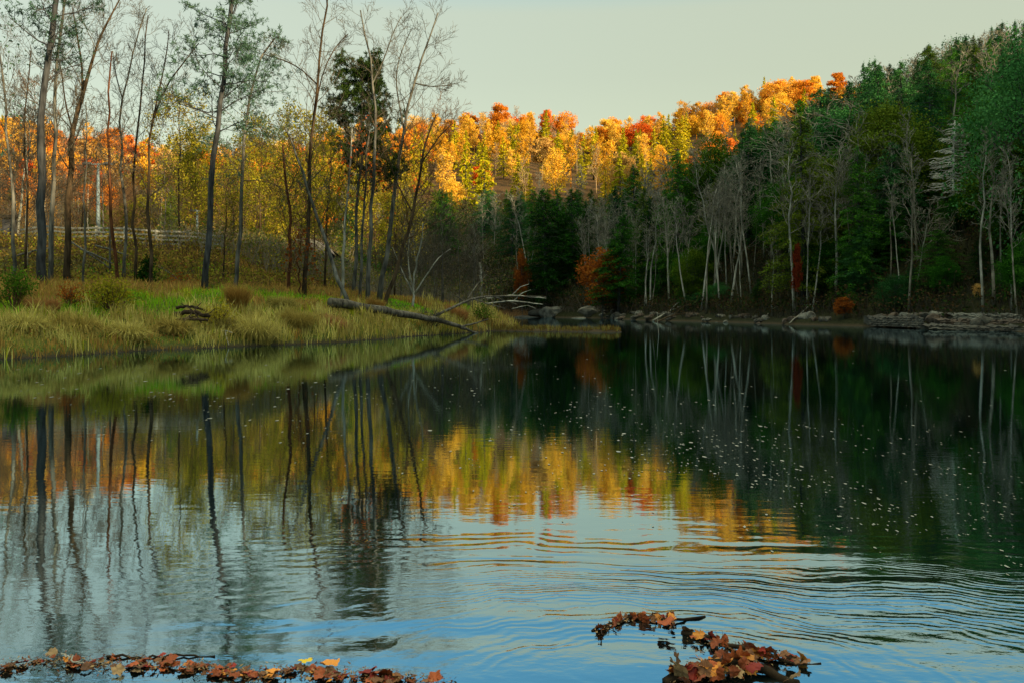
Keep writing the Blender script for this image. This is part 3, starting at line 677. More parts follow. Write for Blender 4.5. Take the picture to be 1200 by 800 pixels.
hero('bare_tree', 'stout brown tree forking high up, right of the thick dark pine', [(79, 308), (82, 210), (88, 150), (94, 120), (100, 95)], 52, 11, 6, B, 'twig', 8, .45, 4.2, forks=[([(94, 122), (104, 85), (116, 45), (140, 0)], 6, 2, 12, 3.0), ([(93, 122), (97, 80), (90, 40), (84, 5)], 4, 1.5, 9, 2.6), ([(88, 158), (76, 120), (72, 80), (62, 50)], 3, 1.2, 7, 2.2)])
hero('bare_tree', 'thin upright tree between the stout brown fork and lamp post', [(98, 312), (99, 240), (104, 190), (100, 120)], 50, 4, 1.5, G, 'twig', 10, .4, 2.6)
hero('bare_tree', 'slim reddish leaning trunk right of the lamp post', [(140, 318), (131, 270), (128, 190), (127, 120), (130, 60)], 50, 6, 2, 'bark_red', 'twig', 16, .4, 2.8)
hero('bare_tree', 'slim pale tree with upright forks, left one of a close pair', [(145, 316), (148, 260), (140, 170), (143, 120), (160, 40), (172, 10)], 54, 5, 1.6, G, 'twig', 16, .4, 3.0, forks=[([(143, 118), (136, 90), (132, 60)], 2.4, 1.2, 5, 1.8)])
hero('bare_tree', 'slim dark tree reaching straight to the top of the woods gap', [(160, 320), (155, 220), (162, 140), (171, 60), (173, 18)], 52, 5, 1.6, B, 'twig', 18, .35, 3.0)
hero('bare_tree', 'slim dark tree whose top bends right into open sky', [(180, 325), (173, 240), (173, 170), (184, 125), (205, 85), (232, 52)], 50, 6, 1.6, B, 'twig', 18, .35, 3.4, forks=[([(180, 140), (190, 90), (196, 60), (198, 35)], 3, 1.2, 7, 2.0)])
hero('pine_tree', 'tall leaning pine with sparse blue-green tufts near the top', [(239, 340), (246, 270), (252, 180), (262, 90), (271, 20), (276, -40)], 47, 10, 6, 'bark_dark', 'bark_dark', 26, .48, 3.6, 1.2, .05, needles=8, lm='pine', nsize=.13, spread=.9)
hero('pine_tree', 'thinner pale pine with airy crown, right of the tall leaning pine', [(274, 328), (282, 250), (286, 160), (300, 70), (322, 45)], 52, 7, 2.5, G, 'twig', 24, .42, 3.6, 1.15, .05, needles=6, lm='pine', nsize=.12, spread=.9)
hero('bare_tree', 'reddish brown trunk standing before the stone arch', [(339, 342), (340, 290), (338, 230), (331, 170)], 52, 6, 3, 'bark_red', 'twig_brown', 14, .3, 3.2)
hero('bare_tree', 'tall bare tree with curving limbs reaching above the picture', [(356, 342), (361, 260), (366, 170), (369, 110), (377, 50), (383, -5), (384, -25)], 51, 7, 2.4, B, 'twig', 20, .35, 3.8, forks=[([(368, 150), (376, 90), (392, 55), (408, 40)], 3, 1.3, 8, 2.2), ([(369, 95), (350, 78), (330, 70), (310, 64)], 2.6, 1.2, 8, 2.2)])
hero('leaning_tree', 'pale slim trunk leaning far left above the fallen log', [(411, 345), (395, 318), (380, 280), (364, 230), (347, 180), (334, 150)], 50, 7, 2.6, 'bark_grey', 'twig', 14, .45, 3.2, dy=1)
hero('pine_tree', 'dark pine with a dense round crown above the orange ridge', [(414, 345), (418, 260), (424, 180), (424, 120), (424, 76)], 58, 6, 2, G, 'bark_dark', 40, .48, 3.4, 1.15, .04, kids=(0, 7, 5), needles=16, lm='pine_olive', nsize=.15, spread=.95, t1=.99)
hero('bare_tree', 'upright grey tree just right of the dense round pine', [(431, 344), (434, 260), (441, 160), (438, 90), (429, 40), (424, 12)], 54, 7, 2, G, 'twig', 18, .35, 3.4, forks=[([(440, 110), (450, 70), (460, 40), (470, 20)], 3, 1.2, 7, 2.2)])
hero('leaning_tree', 'bare tree leaning right with wide fans of twigs against sky', [(444, 342), (456, 280), (466, 200), (473, 150), (486, 95), (500, 50), (514, 15)], 56, 8, 2, G, 'twig', 20, .4, 4.2, forks=[([(474, 145), (462, 90), (470, 60), (482, 35)], 3, 1.2, 8, 2.4), ([(482, 104), (505, 102), (530, 100)], 2.4, 1.2, 9, 2.0)])
hero('leaning_tree', 'brown bare tree leaning right with a rounded twig crown', [(449, 349), (470, 300), (484, 250), (492, 200), (500, 160), (510, 135)], 54, 7, 2.4, B, 'twig_brown', 20, .35, 4.2, ang=.8, forks=[([(494, 190), (515, 160), (530, 145)], 3, 1.3, 8, 2.4), ([(482, 255), (465, 215), (455, 185)], 3, 1.3, 7, 2.4)])
hero('bare_tree', 'small many-stemmed shrub tree with pale stems left of the spit', [(483, 350), (486, 320), (492, 290), (497, 262)], 57, 4, 1.2, 'bark_pale', 'twig', 12, .2, 2.4, forks=[([(483, 348), (472, 320), (460, 290)], 3, 1.1, 7, 1.6), ([(484, 348), (498, 325), (515, 300), (528, 292)], 3, 1.1, 7, 1.6), ([(483, 348), (478, 310), (480, 270)], 2.4, 1, 6, 1.4)])
hero('bare_tree', 'slim tree with a few orange leaves above the fallen log', [(400, 343), (404, 270), (410, 200), (414, 150)], 55, 5, 2, 'bark_pale', 'twig', 14, .3, 2.8, leaves=90, lm='leaf_red', nsize=.10)
hero('bare_tree', 'slim dark trunk in front of the leaning grey trees', [(422, 343), (424, 280), (428, 210), (432, 150)], 56, 5, 2, G, 'twig', 12, .35, 3.0, leaves=70, lm='leaf_red', nsize=.10)
hero('bare_tree', 'small rust leaved sapling beside the reddish brown trunk', [(352, 343), (349, 310), (355, 280)], 50, 3, 1, 'bark_red', 'twig_brown', 12, .2, 1.6, leaves=160, lm='leaf_rust', nsize=.09)
hero('bare_tree', 'bare tree at the left edge with twigs over the dark pine', [(14, 312), (18, 240), (10, 160), (2, 80), (-8, 20)], 52, 6, 2, G, 'twig', 20, .35, 4.2, leaves=260, lm='pine', nsize=.1)
hero('bare_tree', 'thin bare tree just left of the thick dark pine', [(30, 312), (33, 230), (28, 150), (36, 60)], 56, 4, 1.5, B, 'twig', 18, .3, 3.4)
hero('broken_snag', 'broken white snag upright behind the end of the fallen log', [(564, 352), (564, 330), (562, 308)], 75, 4.5, 3.5, 'bark_pale', 'twig_pale', 3, .3, .7, maxl=2)
hero('broken_snag', 'tall straight white dead pole on the hill above the shore', [(904, 300), (904, 240), (903, 176)], 108, 2.0, 1.4, 'bark_pale', 'twig_pale', 4, .5, .6, maxl=2)
RL = random.Random(8)
# slender saplings and bare trees deeper in the left woods
for i, (x, y) in enumerate(scatter(-80, -3, 60, 150, 7.8, 31)):
    p = px_of(x, y)
    if p < -30 or p > 560 or in_water(np.array([x]), np.array([y]))[0] or float(_dist(np.array([x]), np.array([y]), LEFT)[0]) < 3: continue
    if -26 < x < -14 and 84 < y < 103: continue
    if 205 < p < 470 and RL.random() < .8:
        place(RL.choice(olive), x, y, RL.uniform(11, 18) * (y / 95) ** .3, 'olive yellow leaved tree in the thicket behind the stone arch and pines', 'olive yellow thicket trees', None)
    elif RL.random() < .12:
        place(RL.choice(hem), x, y, RL.uniform(5, 8), 'small dark evergreen in the left woods', 'small evergreens in the left woods', {'crown': M['hemlock_olive']})
    else:
        place(RL.choice(brownb), x, y, RL.uniform(9, 14), 'thin grey-brown leafless tree deep in the left woods', 'leafless trees deep in the left woods', {'trunk': M[RL.choice(['bark_grey', 'bark_brown', 'bark_pale'])], 'branches': M[RL.choice(['twig', 'twig_brown'])]})
for i in range(14):
    p = RL.uniform(465, 560); y = RL.uniform(62, 72); x = (p - 600) / F_PX * y
    if in_water(np.array([x]), np.array([y]))[0]: continue
    place(RL.choice(brownb), x, y, RL.uniform(3.5, 8), 'low grey twiggy tree on the spit behind the fallen log', 'low twiggy trees on the spit', {'branches': M['twig']})

for r_ in evb + broad + thinb + faint + farcon + hem + pinep + shoreb + archb + brownb + olive: drop(r_)
#PART2
# ------------------------------------------------------------------ ground cover (nobody could count it)
def land_ok(x, y): return ~in_water(x, y)
def blades(mb, X, Y, h, w, col, rng, lean=.45, droop=None, zoff=-.03):
    n = len(X); Z = terrain(X, Y) + zoff; a = rng.uniform(0, 6.283, n)
    L = np.stack([np.cos(a), np.sin(a), 0 * a], 1) * (h * rng.uniform(.1, 1, n) * lean)[:, None]
    if droop is not None: L = L + droop * h[:, None]
    b = rng.uniform(0, 6.283, n); S = np.stack([np.cos(b), np.sin(b), 0 * b], 1) * w[:, None] / 2
    B0 = np.stack([X, Y, Z], 1); up = np.array([0, 0, 1.]); M1 = B0 + L * .35 + up * (h * .6)[:, None]
    hh = h * np.clip(1.05 - .35 * (np.linalg.norm(L, axis=1) / (h + 1e-6)) ** 2, .3, 1.05)
    M2 = B0 + L + up * hh[:, None]
    V = np.stack([B0 - S, B0 + S, M1 + S * .8, M1 - S * .8, M2], 1).reshape(-1, 3); i = np.arange(n)[:, None] * 5
    mb.add(V, np.hstack([i, i + 1, i + 2, i + 3]), np.hstack([i + 3, i + 2, i + 4]), np.repeat(col, 5, 0))
TAN, STRAW, OLIVE, GREEN, RUSTG, LAWN = (.25, .20, .05), (.33, .29, .08), (.21, .22, .015), (.13, .25, .010), (.23, .14, .035), (.12, .31, .008)
def bank_grass():
    rng = np.random.default_rng(77); mb = MB(); N_ = 250000
    X = rng.uniform(-34, 2, N_); Y = rng.uniform(26, 74, N_)
    d = _dist(X, Y, LEFT); ok = land_ok(X, Y) & (d < 24) & (np.abs(X / Y) < .66) & ((X < -12) | (Y < 72)); X, Y, d = X[ok], Y[ok], d[ok]
    keep = rng.random(len(X)) < np.clip(1.3 - Y / 70, .3, 1) * np.where(d < 4, 1, .75); X, Y, d = X[keep], Y[keep], d[keep]
    n = len(X); p1 = vn(X * .55 + 3, Y * .55); p2 = vn(X * .23 + 40, Y * .23 + 9); p3 = vn(X * 1.4, Y * 1.4 + 20)
    cols = np.array([TAN, STRAW, OLIVE, GREEN, RUSTG, LAWN]); k = np.zeros(n, int); h = np.full(n, .3)
    edge = d < 2.4 + 1.6 * p1 + .8 * p3
    k[edge] = np.where(p3[edge] > .15, 1, np.where(p1[edge] < -.35, 4, 0)); h[edge] = .50 + .22 * p3[edge] + .28 * p1[edge]
    mid = ~edge & (d < 8 + 2 * p2); k[mid] = np.where(p1[mid] > .0, 3, np.where(p1[mid] > -.4, 2, np.where(p3[mid] > .2, 4, 0))); h[mid] = .34 + .2 * p3[mid]
    far = ~edge & ~mid; k[far] = np.where((X[far] < -16.5 + 2.5 * p1[far]), 4, np.where(p1[far] > .35, 2, 5)); h[far] = np.where(k[far] == 4, .62, .16)
    spit = (Y > 50) & ~edge; k[spit] = np.where(p1[spit] > .2, 4, np.where(p3[spit] > -.1, 5, 2)); h[spit] = np.where(k[spit] == 4, .5, .2)
    sw = rng.random(n); k = np.where(sw < .08, 0, np.where(sw < .14, 2, k))
    h = np.clip(h, .1, 1) * rng.uniform(.5, 1.25, n)
    blades(mb, X, Y, h, .018 + .0005 * Y + 0 * X, 1.75 * cols[k] * rng.uniform(.75, 1.2, (n, 1)), rng, .55)
    # weeds and fallen leaves caught between the blades
    N2 = 26000; X = rng.uniform(-30, 0, N2); Y = rng.uniform(27, 62, N2); d = _dist(X, Y, LEFT); ok = land_ok(X, Y) & (d < 13) & (np.abs(X / Y) < .64)
    X, Y, d = X[ok], Y[ok], d[ok]; q = vn(X * .5 + 70, Y * .5); ok = q > -.15; X, Y, q = X[ok], Y[ok], q[ok]
    C = np.stack([X, Y, terrain(X, Y) + rng.uniform(.02, .45, len(X))], 1); V, F = quads(C, .035, rng, .2, .8)
    c = np.array([(.20, .07, .03), (.28, .16, .07), (.12, .20, .03), (.18, .2, .05)])[np.where(q > .3, rng.integers(2, 4, len(X)), rng.integers(0, 3, len(X)))]
    mb.add(V, F, None, np.repeat(c, 4, 0))
    tag(link('grass', mb.mesh('grass', M['tint'], smooth=False)), kind='stuff')
bank_grass()
def bar_grass():
    rng = np.random.default_rng(78); mb = MB(); N_ = 16000
    X = rng.uniform(-3, 8, N_); Y = rng.uniform(56, 66, N_); z = terrain(X, Y); b = np.minimum(_segdist(X, Y, np.array([-.6, 62.]), np.array([3.2, 60.5])), _segdist(X, Y, np.array([3.2, 60.5]), np.array([6.6, 58.8])))
    ok = (z > .03) & (b < 1.2) & (vn(X * 1.1 + 5, Y * 1.6) > -.45); X, Y = X[ok], Y[ok]; n = len(X)
    blades(mb, X, Y, rng.uniform(.12, .38, n) * (1 + .5 * vn(X * .9, Y)), np.full(n, .05), np.array([TAN, STRAW, RUSTG])[rng.integers(0, 3, n)] * .8, rng, .6)
    tag(link('sandbar_grass', mb.mesh('sandbar_grass', M['tint'], smooth=False)), kind='stuff')
bar_grass()
def undergrowth(name, pts, seed, hr, cols, leafn, twigs=4, lsz=.09, tw=(.09, .07, .045)):
    rng = np.random.default_rng(seed); mb = MB(); cols = np.array(cols)
    X = np.array([p[0] for p in pts]); Y = np.array([p[1] for p in pts]); Z = terrain(X, Y); n = len(X)
    for j in range(twigs):                          # thin wands
        a = rng.uniform(0, 6.283, n); h = rng.uniform(*hr, n); L = np.stack([np.cos(a), np.sin(a), 0 * a], 1) * (h * rng.uniform(.1, .7, n))[:, None]
        B0 = np.stack([X, Y, Z - .05], 1) + rng.normal(0, .25, (n, 3)) * [1, 1, 0]; tip = B0 + L; tip[:, 2] += h
        mid = (B0 + tip) / 2; mid[:, 2] += .12 * h; w = rng.uniform(.012, .035, n)[:, None] * np.array([1., 0, 0])
        V = np.stack([B0 - w, B0 + w, mid + w * .7, mid - w * .7, tip], 1).reshape(-1, 3); i = np.arange(n)[:, None] * 5
        mb.add(V, np.hstack([i, i + 1, i + 2, i + 3]), np.hstack([i + 3, i + 2, i + 4]), np.array(tw) * 1.0)
        if leafn:
            C = np.repeat((mid + tip) / 2, leafn, 0) + rng.normal(0, .28, (n * leafn, 3)) * np.array([1, 1, .7])
            V, F = quads(C, lsz, rng, .2, .7); mb.add(V, F, None, np.repeat(cols[rng.integers(0, len(cols), len(C))], 4, 0))
    tag(link(name, mb.mesh(name, M['tint'], smooth=False)), kind='stuff')
def sample(n, x0, x1, y0, y1, f, seed):
    rng = np.random.default_rng(seed); X = rng.uniform(x0, x1, n); Y = rng.uniform(y0, y1, n); ok = land_ok(X, Y) & f(X, Y); return list(zip(X[ok], Y[ok]))
undergrowth('brush_on_left_slope', sample(5200, -62, -12, 50, 92, lambda x, y: (_dist(x, y, LEFT) > 12) & (np.abs(x / y) < .64) & (y > 50 - .25 * (x + 18)), 41), 1, (.2, .75), [(.22, .14, .04), (.27, .22, .04), (.13, .10, .03), (.20, .23, .02)], 5)
undergrowth('brush_on_ridge_crest', sample(5000, -230, 165, 366, 398, lambda x, y: (x / y < .43) & (x / y > -.6), 46), 6, (2.5, 6.5), [(.44, .17, .02), (.50, .26, .03), (.34, .16, .03), (.46, .34, .03)], 5, 3, .45, (.16, .10, .05))
undergrowth('brush_beyond_spit', sample(2600, -40, 3, 66, 130, lambda x, y: (_dist(x, y, LEFT) > 1) & (np.abs(x / y) < .5) & (_dist(x, y, LEFT) < 26), 42), 2, (.8, 2.6), [(.14, .14, .03), (.09, .14, .025), (.19, .15, .05)], 4, 5, .09, (.19, .175, .13))
undergrowth('brush_on_far_bank', sample(9000, -8, 66, 54, 168, lambda x, y: (_dist(x, y, FAR) < 26) & (_dist(x, y, FAR) > .6) & (x / y < .62) & (x / y > -.05), 43), 3, (.6, 2.4), [(.05, .035, .016), (.035, .045, .012), (.02, .045, .010), (.07, .045, .022)], 5, 4, .12, tw=(.055, .052, .04))
undergrowth('brush_round_the_cove', sample(5200, -22, 26, 134, 176, lambda x, y: (_dist(x, y, FAR) > .8), 47), 7, (1.0, 3.4), [(.05, .04, .018), (.04, .05, .015), (.02, .05, .012), (.09, .055, .025)], 5, 4, .14, (.13, .12, .09))
undergrowth('brush_in_left_woods', sample(7500, -150, -18, 84, 205, lambda x, y: (x / y > -.62) & (x / y < -.12) & (_dist(x, y, LEFT) > 14), 49), 9, (.8, 2.8), [(.19, .16, .04), (.26, .22, .03), (.13, .17, .025), (.26, .15, .04)], 6, 5, .13, (.19, .17, .12))
undergrowth('brush_in_the_valley', sample(6500, -75, 40, 150, 222, lambda x, y: (x / y > -.25) & (x / y < .2), 48), 8, (1.5, 4.5), [(.10, .085, .035), (.07, .11, .022), (.035, .09, .02), (.17, .13, .05)], 5, 4, .2, (.20, .19, .145))
undergrowth('thicket_on_right_hill', sample(15000, 15, 140, 60, 215, lambda x, y: (_dist(x, y, FAR) > 14) & (x / y < .62) & (x / y > .06), 44), 4, (1.0, 3.2), [(.010, .04, .008), (.014, .055, .010), (.03, .05, .012), (.05, .035, .015)], 7, 2, .22, (.07, .06, .045))

# ------------------------------------------------------------------ shrubs and grass clumps by hand
def bush(label, p, pb, wpx, hpx, Y, mats, seed, nstem=26, leafn=1800, lsz=.045, name='bush', wood='twig_brown', flat=.0):
    leafn = int(leafn * .65); rng = np.random.default_rng(seed); c = at(p, pb, Y); x, y = c[0], c[1]; z = T(x, y); W_ = wpx / F_PX * Y / 2; H_ = hpx / F_PX * Y
    root = thing(name, label, 'bush', (x, y, z)); sb = MB(); tips = []
    for i in range(nstem):
        a = rng.uniform(0, 6.283); r = W_ * rng.uniform(.2, 1); e = np.array([math.cos(a) * r, math.sin(a) * r * .8, H_ * math.sqrt(max(.08, 1 - (r / W_) ** 2 * .8)) * rng.uniform(.45, 1.25)])
        s = np.array([math.cos(a), math.sin(a), 0]) * r * .15 + rng.normal(0, .05, 3) * [1, 1, 0]; m = (s + e) / 2 + [0, 0, .15 * H_]
        sb.tube(np.array([s, m, e]), np.array([.018, .012, .006]), 4, cap=False)
        for j in range(3):
            q = m + (e - m) * rng.random(); f = q + rng.normal(0, .18, 3) * W_ + [0, 0, .12 * H_]; sb.tube(np.array([q, (q + f) / 2, f]), np.array([.008, .006, .004]), 3, cap=False); tips.append(f)
        tips += [e, (m + e) / 2]
    tips = np.array(tips); C = tips[rng.integers(0, len(tips), leafn)] + rng.normal(0, .15, (leafn, 3)) * max(W_, .6); C[:, 2] = np.maximum(C[:, 2], .03)
    link('stems', sb.mesh('stems', M[wood]), root); lb = MB(); lb.add(*quads(C, lsz, rng, flat, .7)); link('foliage', lb.mesh('foliage', M[mats], smooth=False), root)
bush('bright green leafy bush near the left edge of the bank', 16, 376, 46, 46, 34.5, 'leaf_green', 1, 34, 2600, .045)
bush('dark tangled bush with dull olive leaves on the left bank', 133, 364, 66, 34, 37, 'leaf_olive', 2, 44, 2600, .05)
bush('low reddish brown bush between green bush and dark tangled bush', 82, 366, 46, 24, 37, 'leaf_rust', 3, 30, 700, .045)
bush('small round dark green bush before the wooden fence', 172, 322, 24, 34, 52, 'hemlock', 4, 26, 2200, .06)
bush('orange brown bush on the slope below the fence', 212, 330, 44, 22, 50, 'leaf_rust', 5, 30, 700, .05)
bush('yellow green weedy bush right of the hollow brush pile', 255, 372, 50, 26, 38, 'leaf_olive', 6, 34, 1300, .04)
bush('low green bush at the water end of the spit', 568, 382, 30, 18, 62, 'leaf_green', 7, 26, 900, .05)
bush('grey twiggy bush heaped on the bank behind the fallen log', 505, 362, 60, 22, 53, 'leaf_olive', 8, 60, 300, .04, wood='twig')
def clump(label, p, pb, wpx, hpx, Y, col, seed, n=1500, lean=.7, water=True):
    rng = np.random.default_rng(seed); c = at(p, pb, Y); z0 = T(c[0], c[1]); W_ = wpx / F_PX * Y / 2; H_ = hpx / F_PX * Y; mb = MB()
    a = rng.uniform(0, 6.283, n); r = W_ * np.sqrt(rng.random(n)) * .45
    X = c[0] + np.cos(a) * r; Y_ = c[1] + np.sin(a) * r * .8; h = H_ * rng.uniform(.6, 1.15, n)
    out = np.stack([np.cos(a), np.sin(a) - .15, -.35 + 0 * a], 1) * (W_ / H_ * .75 * rng.uniform(.2, 1, n))[:, None]
    blades(mb, X, Y_, h, np.full(n, .022), 1.6 * np.array(col) * rng.uniform(.7, 1.25, (n, 1)), rng, .25, out)
    me = mb.mesh('grass_clump', M['tint'], smooth=False); me.transform(__import__('mathutils').Matrix.Translation((-c[0], -c[1], -z0)))
    o = link('grass_clump', me, None, (c[0], c[1], z0)); tag(o, label, 'grass', 'arching grass clumps on the left bank')
for i, (p, pb, w, h, Y, col, lb) in enumerate([
        (28, 404, 80, 26, 31, STRAW, 'straw coloured arching grass clump at the left edge of the water'), (92, 400, 80, 24, 33, TAN, 'tan arching grass clump over the water, second from the left'),
        (150, 400, 70, 24, 34, STRAW, 'pale arching grass clump below the dark tangled bush'), (205, 396, 60, 20, 36, TAN, 'tan grass clump at the waterline below the hollow brush pile'),
        (300, 396, 84, 28, 38.5, STRAW, 'broad pale grass mound bulging over the water, the palest one'), (262, 396, 40, 18, 38, (.25, .22, .07), 'olive tinged grass clump left of the palest mound'),
        (350, 392, 60, 24, 41, TAN, 'tan grass mound right of the palest mound'), (392, 388, 44, 14, 43, (.30, .17, .07), 'rusty grass clump under the butt of the fallen log'),
        (278, 362, 40, 34, 41, RUSTG, 'tall upright reddish grass clump near the tall leaning pine'), (535, 358, 44, 20, 58, (.26, .14, .05), 'orange brown grass clump on the spit behind the log'),
        (440, 356, 30, 20, 50, RUSTG, 'rust grass tuft behind the middle of the fallen log'), (50, 380, 60, 26, 34.5, (.26, .14, .05), 'reddish brown grass clump right of the bright green bush'),
        (330, 366, 50, 18, 43, (.22, .19, .05), 'olive grass clump on the turf before the stone arch')]):
    clump(lb, p, pb, w, h, Y, col, 300 + i)

# ------------------------------------------------------------------ fallen log, snags and driftwood
def wood(name, label, cat, parts, mat, group=None, k=8, seed=0):
    """parts: list of (part name, [(px,py,Y)..], w0 px, w1 px); world positions from photo pixels at real depths"""
    rng = np.random.default_rng(seed); P0 = at(*parts[0][1][0]); root = thing(name, label, cat, (P0[0], P0[1], 0), group)
    o3 = np.array([P0[0], P0[1], 0])
    for pn, pts, w0, w1 in parts:
        W_ = np.array([at(*q) for q in pts]); Ym = np.mean([q[2] for q in pts]); n = 14
        sgl = np.concatenate([[0], np.cumsum(np.linalg.norm(np.diff(W_, axis=0), axis=1))]); sgl /= sgl[-1]
        Q = np.stack([np.interp(np.linspace(0, 1, n), sgl, W_[:, i]) for i in range(3)], 1)
        Q[1:-1] = (Q[:-2] + 2 * Q[1:-1] + Q[2:]) / 4; rr = np.linspace(w0, w1, n) / 2 / F_PX * Ym
        Q[1:-1] += rng.normal(0, 1, (n - 2, 3)) * rr[1:-1, None] * .25; rr = rr * rng.uniform(.9, 1.1, n)
        mb = MB(); mb.tube(Q - o3, rr, k if w0 > 3 else 5)
        link(pn, mb.mesh(pn, M[mat]), root)
    return root
M['bark_log'] = bark_mat('bark_log', (.035, .032, .025), (.17, .16, .12), 7)
wood('fallen_log', 'long grey fallen tree trunk lying down the grassy bank into the river', 'log', [
    ('trunk', [(386, 355, 46), (430, 360, 48), (490, 371, 51), (525, 379, 54), (545, 385, 56)], 10.5, 4.5),
    ('branch', [(520, 377, 54), (548, 386, 56), (574, 397.5, 58)], 4, 2.2), ('branch', [(503, 373, 52.5), (530, 361, 54), (552, 350, 56), (580, 347, 59), (640, 348, 64)], 3.4, 1),
    ('branch', [(548, 350.5, 56), (558, 335, 57), (570, 322, 58)], 1.8, .8), ('branch', [(540, 383, 56), (560, 378, 57), (572, 374, 58)], 2.6, 1.2), ('branch', [(545, 355, 56), (538, 349, 56), (531, 346, 56)], 2, .9),
    ('branch', [(575, 347, 59), (590, 352, 60), (606, 357, 60)], 1.4, .7), ('branch', [(552, 350, 56), (575, 357, 57), (592, 362, 58)], 1.4, .7), ('branch', [(512, 375, 53), (500, 381, 53), (494, 386, 53)], 1.6, .8)], 'bark_log', seed=3)
for i, (pts, w, lb) in enumerate([([(566, 351, 132), (600, 346, 130), (640, 350, 128)], 2.6, 'pale drifted log arching across the far cove, upper of two'), ([(566, 356, 126), (602, 353, 124), (636, 357, 122)], 2.4, 'pale drifted log lying across the far cove, lower of two'),
        ([(600, 362, 118), (618, 358, 120), (628, 362, 119)], 1.4, 'short grey stick in the far cove by the boulders'), ([(765, 376, 108), (785, 364, 112), (815, 352, 116), (838, 362, 114), (850, 372, 112)], 2.2, 'pale branch bowed over the far shore like a hoop'),
        ([(768, 378, 100), (790, 369, 104), (815, 366, 106)], 2.2, 'brown driftwood limb leaning out of the water at far shore'), ([(925, 379, 84), (940, 366, 86), (956, 352, 88)], 1.6, 'grey stick leaning on the far bank right of the red tree'),
        ([(772, 392, 54), (771, 381, 54), (770, 366, 54)], 1.0, 'thin stick standing up out of open water before the far bank'),
        ([(1058, 381, 70), (1095, 378, 71), (1130, 381, 72)], 1.8, 'pale driftwood log at the foot of the rock ledge'), ([(880, 380, 92), (898, 370, 94), (912, 374, 95)], 1.6, 'grey driftwood stick on the far shore left of the red tree')]):
    wood('driftwood', lb, 'driftwood', [('stem', pts, w, w * .5)] + [('twig', [(pts[1][0], pts[1][1], pts[1][2]), (pts[1][0] + 9, pts[1][1] - 9, pts[1][2] + .5), (pts[1][0] + 20, pts[1][1] - 13, pts[1][2] + 1)], w * .5, w * .25)] * (i not in (2, 6)), 'bark_pale' if i not in (4,) else 'bark_brown', 'driftwood along the far shore', seed=20 + i)
# hollow pile of old wood on the bank
root = wood('brush_pile', 'dark hollow heap of old logs and sticks on the left bank', 'brush pile', [('log', [(204, 368, 37.4), (225, 366, 37.2), (246, 371, 37)], 6, 4), ('log', [(208, 375, 36.6), (228, 374, 36.4), (244, 376, 36.5)], 4, 3),
    ('log', [(206, 361, 37.8), (226, 359, 38), (240, 364, 38)], 4, 2.5), ('stick', [(214, 379, 36.2), (226, 366, 37), (236, 355, 37.6)], 2, 1), ('stick', [(236, 378, 36.4), (226, 364, 37), (212, 356, 37.6)], 2, 1), ('stick', [(222, 372, 36.4), (246, 367, 36.6), (252, 362, 37)], 1.6, .8)], 'bark_brown', seed=9)
wood('fallen_branch', 'bleached short branch lying at the waterline under the pale mound', 'branch', [('stem', [(256, 389, 37.6), (264, 387, 37.4), (272, 390, 37)], 1.6, 1), ('twig', [(264, 388, 37.4), (266, 397, 37), (268, 404, 36.8)], 1.2, .6)], 'bark_pale', seed=10)
for i, (a, b, lb) in enumerate([((82, 283, 60), (128, 314, 57), 'upper long fallen branch slanting down the leafy slope'), ((95, 292, 59), (132, 309, 57), 'shorter fallen branch under the upper slanting one'), ((112, 288, 60), (150, 300, 58), 'fallen branch slanting towards the slim reddish trunk'),
        ((185, 312, 60), (212, 330, 56), 'fallen branch near the orange brown slope bush'), ((20, 300, 58), (62, 290, 60), 'fallen branch rising right behind the pale grey trunk')]):
    wood('fallen_branch', lb, 'branch', [('stem', [a, ((a[0] + b[0]) / 2, (a[1] + b[1]) / 2 - 1, (a[2] + b[2]) / 2), b], 2.6, 1.4)], 'bark_grey', 'fallen branches on the left slope', seed=50 + i)

# ------------------------------------------------------------------ rocks
def stone_mat(name, a, b, sc):
    m, nt, N, L, out = new_mat(name); t = N.new('ShaderNodeTexCoord'); n1 = noise(N, L, sc, 6, t.outputs['Object'], .65)
    c = cramp(N, L, n1.outputs[0], [(.35, a), (.55, b), (.75, tuple(min(1, x * 1.35) for x in b))]); d = N.new('ShaderNodeBsdfPrincipled'); L.new(c.outputs[0], d.inputs['Base Color']); d.inputs['Roughness'].default_value = .9
    bp = N.new('ShaderNodeBump'); bp.inputs['Strength'].default_value = .7; bp.inputs['Distance'].default_value = .1; L.new(n1.outputs[0], bp.inputs['Height']); L.new(bp.outputs[0], d.inputs['Normal']); L.new(d.outputs[0], out.inputs[0]); return m
M['rock'] = stone_mat('grey_rock', (.014, .014, .010), (.06, .06, .045), 1.6); M['rock_pale'] = stone_mat('pale_rock', (.03, .031, .024), (.15, .155, .125), 1.6); M['rock_brown'] = stone_mat('brown_rock', (.02, .016, .010), (.08, .06, .04), 1.5)
import bmesh
def rock_mesh(seed, sx, sy, sz, blocky=.6):
    rng = np.random.default_rng(seed); bm = bmesh.new(); bmesh.ops.create_icosphere(bm, subdivisions=3, radius=1)
    pl = [(unit(rng.normal(0, 1, 3)), rng.uniform(.55, .85)) for _ in range(9)]; o = rng.uniform(0, 40, 3)
    for v in bm.verts:
        c = np.array(v.co)
        for nn, dd in pl:
            e = c @ nn - dd
            if e > 0: c = c - nn * e * .92
        f = 1 + .12 * float(vn(np.array([c[0] * 3 + o[0]]), np.array([c[1] * 3 + c[2] * 2 + o[1]]))[0]); c = c * f
        v.co = Vector((c[0] * sx, c[1] * sy, c[2] * sz))
    me = bpy.data.meshes.new('rock'); bm.to_mesh(me); bm.free(); me.materials.append(M['rock']); return me
RM = [rock_mesh(i, 1, .8, .55 + .1 * (i % 3)) for i in range(7)]
RR_ = random.Random(3)
